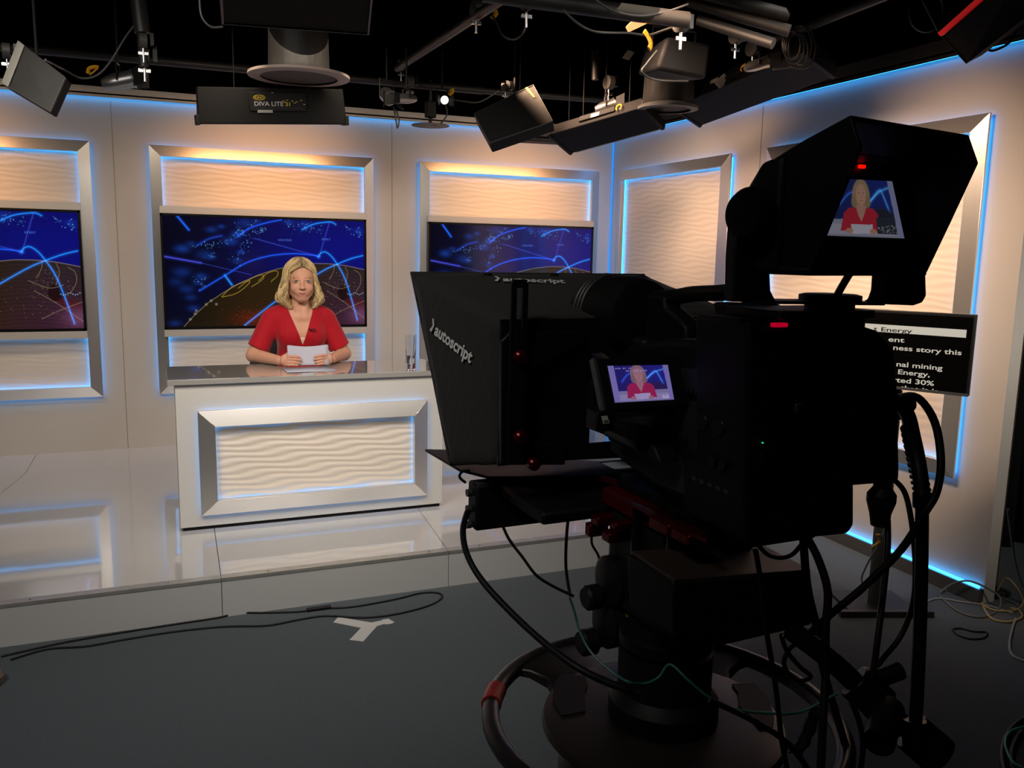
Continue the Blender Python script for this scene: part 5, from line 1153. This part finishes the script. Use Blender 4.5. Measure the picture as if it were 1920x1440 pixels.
MB().prism([q[0] + (q[0] - q[3]) * .16, q[1] + (q[1] - q[2]) * .16, q[1] + (q[1] - q[2]) * .03, q[0] + (q[0] - q[3]) * .03], -n * .05).build('red_edge', mat('red_stripe_glow', (.75, .01, .01), .4, emit=(.8, .01, .01), es=.25), t, .001)  # stripe is no light source; faint emission brightens its red
# tube lamp banks with printed backs
BANKS = []
def bank(label, a, b, h_, d_, tilt=0, txt=False, name='tube_lamp_bank', sticker=None, ring=None):
    a, b = Vector(a), Vector(b); c = (a + b) / 2; L = (b - a).length; x = (b - a).normalized(); up = Vector((0, 0, 1)); y = up.cross(x).normalized(); z = x.cross(y)
    M = Matrix.Translation(c) @ Matrix(((x.x, y.x, z.x, 0), (x.y, y.y, z.y, 0), (x.z, y.z, z.z, 0), (0, 0, 0, 1))) @ Matrix.Rotation(tilt, 4, 'X')
    t = thing(name, label, 'lamp', c, 0, 'tube lamp banks of the lighting grid'); t.rotation_euler = M.to_euler()
    m = MB(); w_ = L / 2; m.hexa([(-w_, -d_ / 2, -h_ / 2), (w_, -d_ / 2, -h_ / 2), (w_ * .97, -d_ / 2, h_ / 2), (-w_ * .97, -d_ / 2, h_ / 2)], [(-w_, d_ / 2, -h_ / 2), (w_, d_ / 2, -h_ / 2), (w_ * .97, d_ / 2, h_ / 2), (-w_ * .97, d_ / 2, h_ / 2)])
    m.build('lamp_body', FIX, t, .006)
    for s in (-1, 1): Box('end_cap', (s * w_ - .012, -d_ / 2 - .006, -h_ / 2 - .006), (s * w_ + .012, d_ / 2 + .006, -h_ / 2 + .05), BLK, t, .004)
    Box('ballast_cover', (-w_ * .32, -d_ / 2 - .012, -h_ * .15), (w_ * .45, -d_ / 2, h_ * .38), BLK, t, .004)
    tb = MB()
    for k in range(2): tb.cyl((-w_ * .9, d_ / 2 + .01, -h_ * .2 + k * h_ * .4), (w_ * .9, d_ / 2 + .01, -h_ * .2 + k * h_ * .4), .012, n=12)
    tb.build('lamp_tube', mat('unlit_tube', (.4, .4, .38), .3), t)
    if txt:
        Mx = frameM((-w_ * .26, -d_ / 2 - .0128, -h_ * .0), (1, 0, 0), (0, 0, 1)); YT = mat('yellow_print', (.42, .30, .02), .6); WT = mat('grey_print', (.34, .34, .33), .6)
        text_mesh('lettering', 'DIVA LITE', WT, t, .034, Mx, sx=1.1, bold=.0008); text_mesh('lettering', '31', YT, t, .030, frameM((w_ * .155, -d_ / 2 - .0128, 0), (1, 0, 0), (0, 0, 1)), sx=1.1, bold=.0008)
        m = MB(); m.tube([(-w_ * .185 + .032 * math.cos(2 * PI * k / 24), -d_ / 2 - .0128, .045 + .013 * math.sin(2 * PI * k / 24)) for k in range(24)], .002, n=5, smooth=False, closed=True); m.build('oval_mark', YT, t)
        text_mesh('lettering', 'KINO', YT, t, .020, frameM((-w_ * .185 - .026, -d_ / 2 - .0128, .038), (1, 0, 0), (0, 0, 1)), bold=.0004)
        Box('label_strip', (-w_ * .30, -d_ / 2 - .0128, -.012), (w_ * .40, -d_ / 2 - .0120, -.010), GRY, t); Box('white_label', (-w_ * .22, -d_ / 2 - .0128, -.038), (-w_ * .02, -d_ / 2 - .0118, -.022), mat('grey_label', (.25, .25, .24), .6), t)
        for k, (u, v) in enumerate(((.12, .025), (.17, .030), (.24, .026), (.30, .022), (.36, .03), (.40, .008), (-.02, .07), (.14, .018), (.27, .016))): Box('control_mark', (u * w_, -d_ / 2 - .0128, v), (u * w_ + .012, -d_ / 2 - .0118, v + .004), YT, t)
    BANKS.append(t)
    for s in (-.5, .5):
        p = x * (s * w_); fasten(MB().cyl(c + p, Vector((c.x + p.x, c.y + p.y, 3.9)), .003, n=8).build('hanger', BLK, None), t)
    if sticker: Box('white_label', (sticker * w_, -d_ / 2 - .0130, -.01), (sticker * w_ + .06, -d_ / 2 - .0118, .015), mat('pale_label', (.35, .34, .32), .6), t)
    if ring: m = MB(); m.tube([(ring * w_ + .018 * math.cos(R_(a_)), -d_ / 2 - .016, .018 * math.sin(R_(a_))) for a_ in range(-60, 250, 20)], .004, n=6); m.build('yellow_ring', YEL, t)
    return t
bank('wide tube lamp bank with printed back hanging above the middle television', at(367, 198, y=5.3), at(645, 201, y=5.3), .20, .12, tilt=R_(6), txt=True)
bank('tube lamp bank hanging level right of the honeycomb lamp', at(925, 252, y=5.25), at(1110, 262, y=5.25), .07, .16, sticker=.15)
bank('slanting tube lamp bank before the corner of the walls', at(1052, 262, y=4.9), at(1225, 212, y=4.3), .07, .22, tilt=R_(-25), sticker=-.05, ring=.55)
bank('long slanting tube lamp bank above the right wall', at(1292, 205, y=4.4), at(1540, 105, y=3.4), .10, .22, tilt=R_(-25), sticker=-.35, ring=.18)
# round ceiling cans with a flange
def can(label, px, py, Y, r, h_, flange, colr, dk=FAC):
    p = at(px, py, y=Y); t = thing('ceiling_can', label, 'ceiling can', tuple(p), 0, 'round cans with a flange under the ceiling')
    MB().lathe([(r * .95, .03), (r, .06), (r * .97, h_ * .5), (r, h_)], n=48).build('can_body', mat('foil_can', (.013, .013, .0125), .6, bump=(12, .6, .02, (1, 1, .3))), t)
    MB().lathe([(flange * .76, 0), (flange, .004), (flange, .018), (r, .03)], n=56, cap=False).build('flange', colr, t); MB().lathe([(.001, .010), (flange * .78, .010), (flange * .78, .016), (.001, .016)], n=56, cap=False).build('face_disc', dk, t); return t
can('large round can with a pinkish flange left of centre', 561, 147, 5.0, .165, .55, .275, mat('pinkish_flange', (.42, .33, .29), .6), mat('brownish_mesh', (.11, .085, .075), .7))
can('round can with a grey flange right of centre', 1252, 207, 4.2, .14, .32, .165, mat('grey_flange', (.10, .10, .10), .6), FIX)
p = at(807, 235, y=5.9); t = thing('ceiling_dish', 'small dark dish on a thin stem before the right television top', 'dish', tuple(p)); MB().lathe([(.001, .004), (.09, .006), (.132, .0), (.132, -.004), (.09, .0), (.001, -.002)], n=40, cap=False).build('dish', mat('brown_dish', (.09, .075, .065), .6), t)
MB().cyl((0, 0, .0), (0, 0, .30), .012).build('stem', PIPE, t); Box('lamp_neck', (-.035, -.03, .05), (.035, .03, .16), BLK, t, .006)
# big dark hood lamp, right
SPOTS = []; CLAMPS = []
p = at(1262, 112, y=3.7); t = thing('hooded_lamp', 'large black hooded lamp under the thick pipe', 'lamp', tuple(p), 0, 'lamps of the lighting grid')
MB().hexa([(-.15, -.1, -.075), (.13, -.1, -.10), (.15, -.1, .07), (-.10, -.1, .08)], [(-.12, .14, -.06), (.11, .14, -.07), (.12, .14, .05), (-.08, .14, .06)]).build('lamp_body', FIX, t, .02)
MB().tube([(-.12, 0, .06), (-.12, 0, .14), (.12, 0, .14), (.12, 0, .05)], .006, smooth=False).build('lamp_yoke', BLKM, t)
MB().cyl((0, 0, .14), (0, 0, 3.9 - p.z), .012, n=12).build('hanger', BLKM, t); HOODL = t
# small spot lamps
def spot(label, px, py, Y, L, r, aim, col, lit=None, yk=True):
    p = at(px, py, y=Y); t = thing('spot_lamp', label, 'lamp', tuple(p), 0, 'small spot lamps on the pipes'); d = Vector(aim).normalized()
    MB().lathe([(r * .6, -L * .5), (r * .8, -L * .35), (r, -L * .1), (r, L * .4), (r * 1.1, L * .5)], (0, 0, 0), d, 28).build('lamp_barrel', col, t)
    MB().lathe([(.001, 0), (r * .85, 0), (r * .85, .003), (.001, .003)], d * L * .5, d, 24).build('lamp_lens', lit or mat('dark_lens', (.02, .02, .02), .1), t)
    s_ = d.cross(Vector((0, 0, 1))).normalized()
    MB().tube([s_ * r * 1.1, s_ * r * 1.2 + Vector((0, 0, r * 2)), -s_ * r * 1.2 + Vector((0, 0, r * 2)), -s_ * r * 1.1], .005, smooth=False).build('lamp_yoke', BLKM, t)
    MB().cyl((0, 0, r * 2), (0, 0, max(r * 2 + .12, 2.86 - p.z)), .006).build('hanger', BLK, t); SPOTS.append(t)
    for k in (-1, 1): MB().hexa([d * L * .5 + s_ * k * r - Vector((0, 0, r)), d * L * .5 + s_ * k * r + Vector((0, 0, r)), d * L * .9 + s_ * k * r * 1.7 + Vector((0, 0, r * 1.1)), d * L * .9 + s_ * k * r * 1.7 - Vector((0, 0, r * 1.1))], [v + s_ * .002 for v in (d * L * .5 + s_ * k * r - Vector((0, 0, r)), d * L * .5 + s_ * k * r + Vector((0, 0, r)), d * L * .9 + s_ * k * r * 1.7 + Vector((0, 0, r * 1.1)), d * L * .9 + s_ * k * r * 1.7 - Vector((0, 0, r * 1.1)))]).build('barn_door', BLK, t)
    return t
DM = mat('dull_chrome', (.35, .35, .35), .3, metal=.9)
spot('small silver spot lamp with a yellow strap at the top left', 222, 153, 5.0, .16, .045, (.9, -.1, .25), DM)
spot('small chrome-bodied spot lamp above the right television', 762, 185, 5.3, .14, .03, (-.8, -.3, -.1), DM)
spot('small lit spot lamp shining toward the studio', 829, 186, 5.3, .10, .030, (.0, -1, -.25), BLKM, mat('lit_lens', (.8, .8, .75), .4, emit=(1, .97, .9), es=1.2))
spot('chrome spot lamp under the pipe left of the right television', 725, 178, 5.4, .10, .045, (.3, -.8, -.5), DM)
spot('bright metal spot lamp beside the long slanting lamp bank', 1418, 122, 3.6, .12, .028, (.9, -.2, .3), DM)
spot('metal spot lamp over the lamp bank near the wall corner', 1135, 200, 4.6, .12, .032, (.8, -.3, .3), DM)
# clamps and safety straps
def clamp(label, px, py, Y, s=1.0, m_=None):
    p = at(px, py, y=Y); t = thing('pipe_clamp', label, 'clamp', tuple(p), 0, 'metal clamps on the grid pipes')
    MB().lathe([(.034 * s, -.02 * s), (.040 * s, -.018 * s), (.040 * s, .018 * s), (.034 * s, .02 * s)], (0, 0, .01), (1, .1, 0), 24).build('clamp_band', m_ or FGR, t)
    MB().cyl((0, 0, -.03 * s), (0, 0, -.10 * s), .008 * s, n=12).build('bolt', CHR, t); MB().box((0, 0, -.055 * s), (.05 * s, .012 * s, .014 * s)).build('wing_nut', CHR, t)
    MB().box((.045 * s, 0, .02 * s), (.018 * s, .03 * s, .06 * s)).build('clamp_jaw', BLKM, t); CLAMPS.append(t); return t
for k, a in enumerate((('clamp where the upright pipe meets the level pipe', 270, 108, 4.65, 1.1), ('clamp on the level pipe below the slanting pipe foot', 768, 155, 5.8, 1.1), ('clamp at the bend of the slanting pipe top', 893, 20, 4.0, 1.0), ('clamp on the thick pipe at the top edge', 987, 5, 3.5, 1.0), ('clamp at the right end of the thick pipe', 1277, 48, 3.35, 1.0),
                       ('clamp above the lamp bank near the wall corner', 1142, 158, 4.6, 1.0), ('clamp above the long slanting lamp bank', 1412, 95, 3.7, 1.0), ('clamp at the foot of the slanting pipe', 752, 125, 5.7, .9), ('clamp beside the silver spot lamp', 268, 80, 4.6, .9), ('clamp at the upper left end of the honeycomb lamp', 948, 165, 4.9, .8),
                       ('clamp behind the flat lamp at the left edge', 12, 100, 4.3, .8), ('clamp high on the right hanging from the ducts', 1380, 72, 3.5, .9))):
    clamp(*a)
def strap(lamp, px, Y, r=.012):
    return fasten(MB().tube([at(x, y, y=Y) for x, y in px], r, n=8, sub=4, squash=.3).build('yellow_strap', YEL, None, angle=80), lamp)
strap(SPOTS[0], [(165, 138), (168, 128), (184, 126), (176, 134), (168, 140)], 4.95)
strap(HOODL, [(1208, 58), (1216, 70), (1220, 82), (1217, 92)], 3.4, .020)
strap(CLAMPS[2], [(922, 34), (930, 26), (926, 18)], 4.0, .012)
strap(SPOTS[2], [(842, 178), (848, 172), (847, 166)], 5.4, .014)
fasten(MB().prism([at(1175, 50, y=3.5), at(1188, 36, y=3.5), at(1222, 40, y=3.5), at(1180, 60, y=3.5)], (0, .01, 0)).build('warning_label', mat('warning_label', (.20, .12, .06), .6)), HOODL)
fasten(MB().prism([at(1168, 108, y=3.9), at(1178, 94, y=3.9), at(1190, 98, y=3.9), at(1180, 112, y=3.9)], (0, .01, 0)).build('paper_label', mat('dull_label', (.10, .09, .08), .6)), HOODL)
fasten(MB().prism([at(1341, 155, y=3.95), at(1358, 138, y=3.95), at(1371, 150, y=3.95), at(1351, 165, y=3.95)], (0, .01, 0)).build('paper_label', mat('pale_label', (.35, .34, .32), .6)), BANKS[3])
def gcable(label, px, Y, r=.005, m_=None):
    return tag(MB().tube([at(p[0], p[1], y=(p[2] if len(p) > 2 else Y)) for p in px], r, n=7, sub=7).build('hanging_cable', m_ or GCB, None, angle=80), label, 'cable', 'cables hanging in the lighting grid')
GCB = mat('grid_cable', (.03, .03, .03), .45)
gcable('cable loop hanging between the thick pipe clamps', [(912, 14, 4.0), (930, 40, 3.9), (942, 65), (962, 74), (980, 62), (987, 40, 3.6), (988, 10, 3.5)], 3.8)
gcable('large cable ring in front of the ducts at the top right', [(1765, 0), (1745, -12), (1712, -5), (1704, 20), (1712, 48), (1735, 60), (1762, 48), (1769, 20), (1765, -5)], 3.1)
gcable('thin cable slanting to the red-edged lamp', [(1725, -10), (1745, 30), (1760, 60)], 3.0)
gcable('cable draped under the flat lamp at the top left', [(85, 112, 4.2), (120, 130), (150, 146), (180, 142), (205, 118), (235, 70), (258, 40)], 4.6)
gcable('cable curving beside the wide flat lamp', [(374, -5), (378, 30), (395, 50), (418, 50)], 4.0)
gcable('small loop of cable under the clamps left of the right television', [(738, 200), (742, 222), (745, 240), (748, 225), (742, 205)], 5.4)
gcable('cable swinging from the lit spot lamp to the honeycomb lamp', [(838, 184), (870, 190), (900, 191), (935, 170)], 5.3)
gcable('cable drooping from the thick pipe to the yellow strap', [(1055, 18), (1085, 45), (1120, 60), (1180, 62), (1215, 66), (1250, 55), (1275, 48)], 3.4)
gcable('second cable drooping below the thick pipe', [(1110, -5), (1150, 20), (1200, 30), (1250, 22), (1290, 8)], 3.3)
LCAB = gcable('lamp cable', [(1232, 95, 3.6), (1212, 120, 3.6), (1204, 135, 3.6), (1230, 150, 3.62), (1290, 152, 3.62)], 3.6)
fasten(LCAB, HOODL); LCAB.name = 'lamp_cable'; [LCAB.__delitem__(k) for k in ('label', 'category', 'group')]
gcable('cable under the dish stem', [(800, 232), (822, 234), (838, 215), (834, 192)], 5.88)
for k in range(5):
    cx, cy = 1494 + (k - 2) * 5, 84 + (k % 3) * 5; r_ = 24 + 3 * k
    gcable('one of the coiled cable rings hanging above the long slanting lamp bank', [(cx + r_ * .7 * math.cos(a_), cy + r_ * math.sin(a_) * 1.1) for a_ in np.linspace(0, 2 * PI, 13)], 3.3 + .02 * k, .004)
gcable('cable running down from the coiled rings to the long lamp bank', [(1520, 70), (1535, 95), (1500, 120), (1450, 130)], 3.4)
gcable('cable hanging down behind the red-edged lamp', [(1905, 60), (1890, 82), (1862, 95), (1848, 90)], 2.6)
SC.frame_set(1)
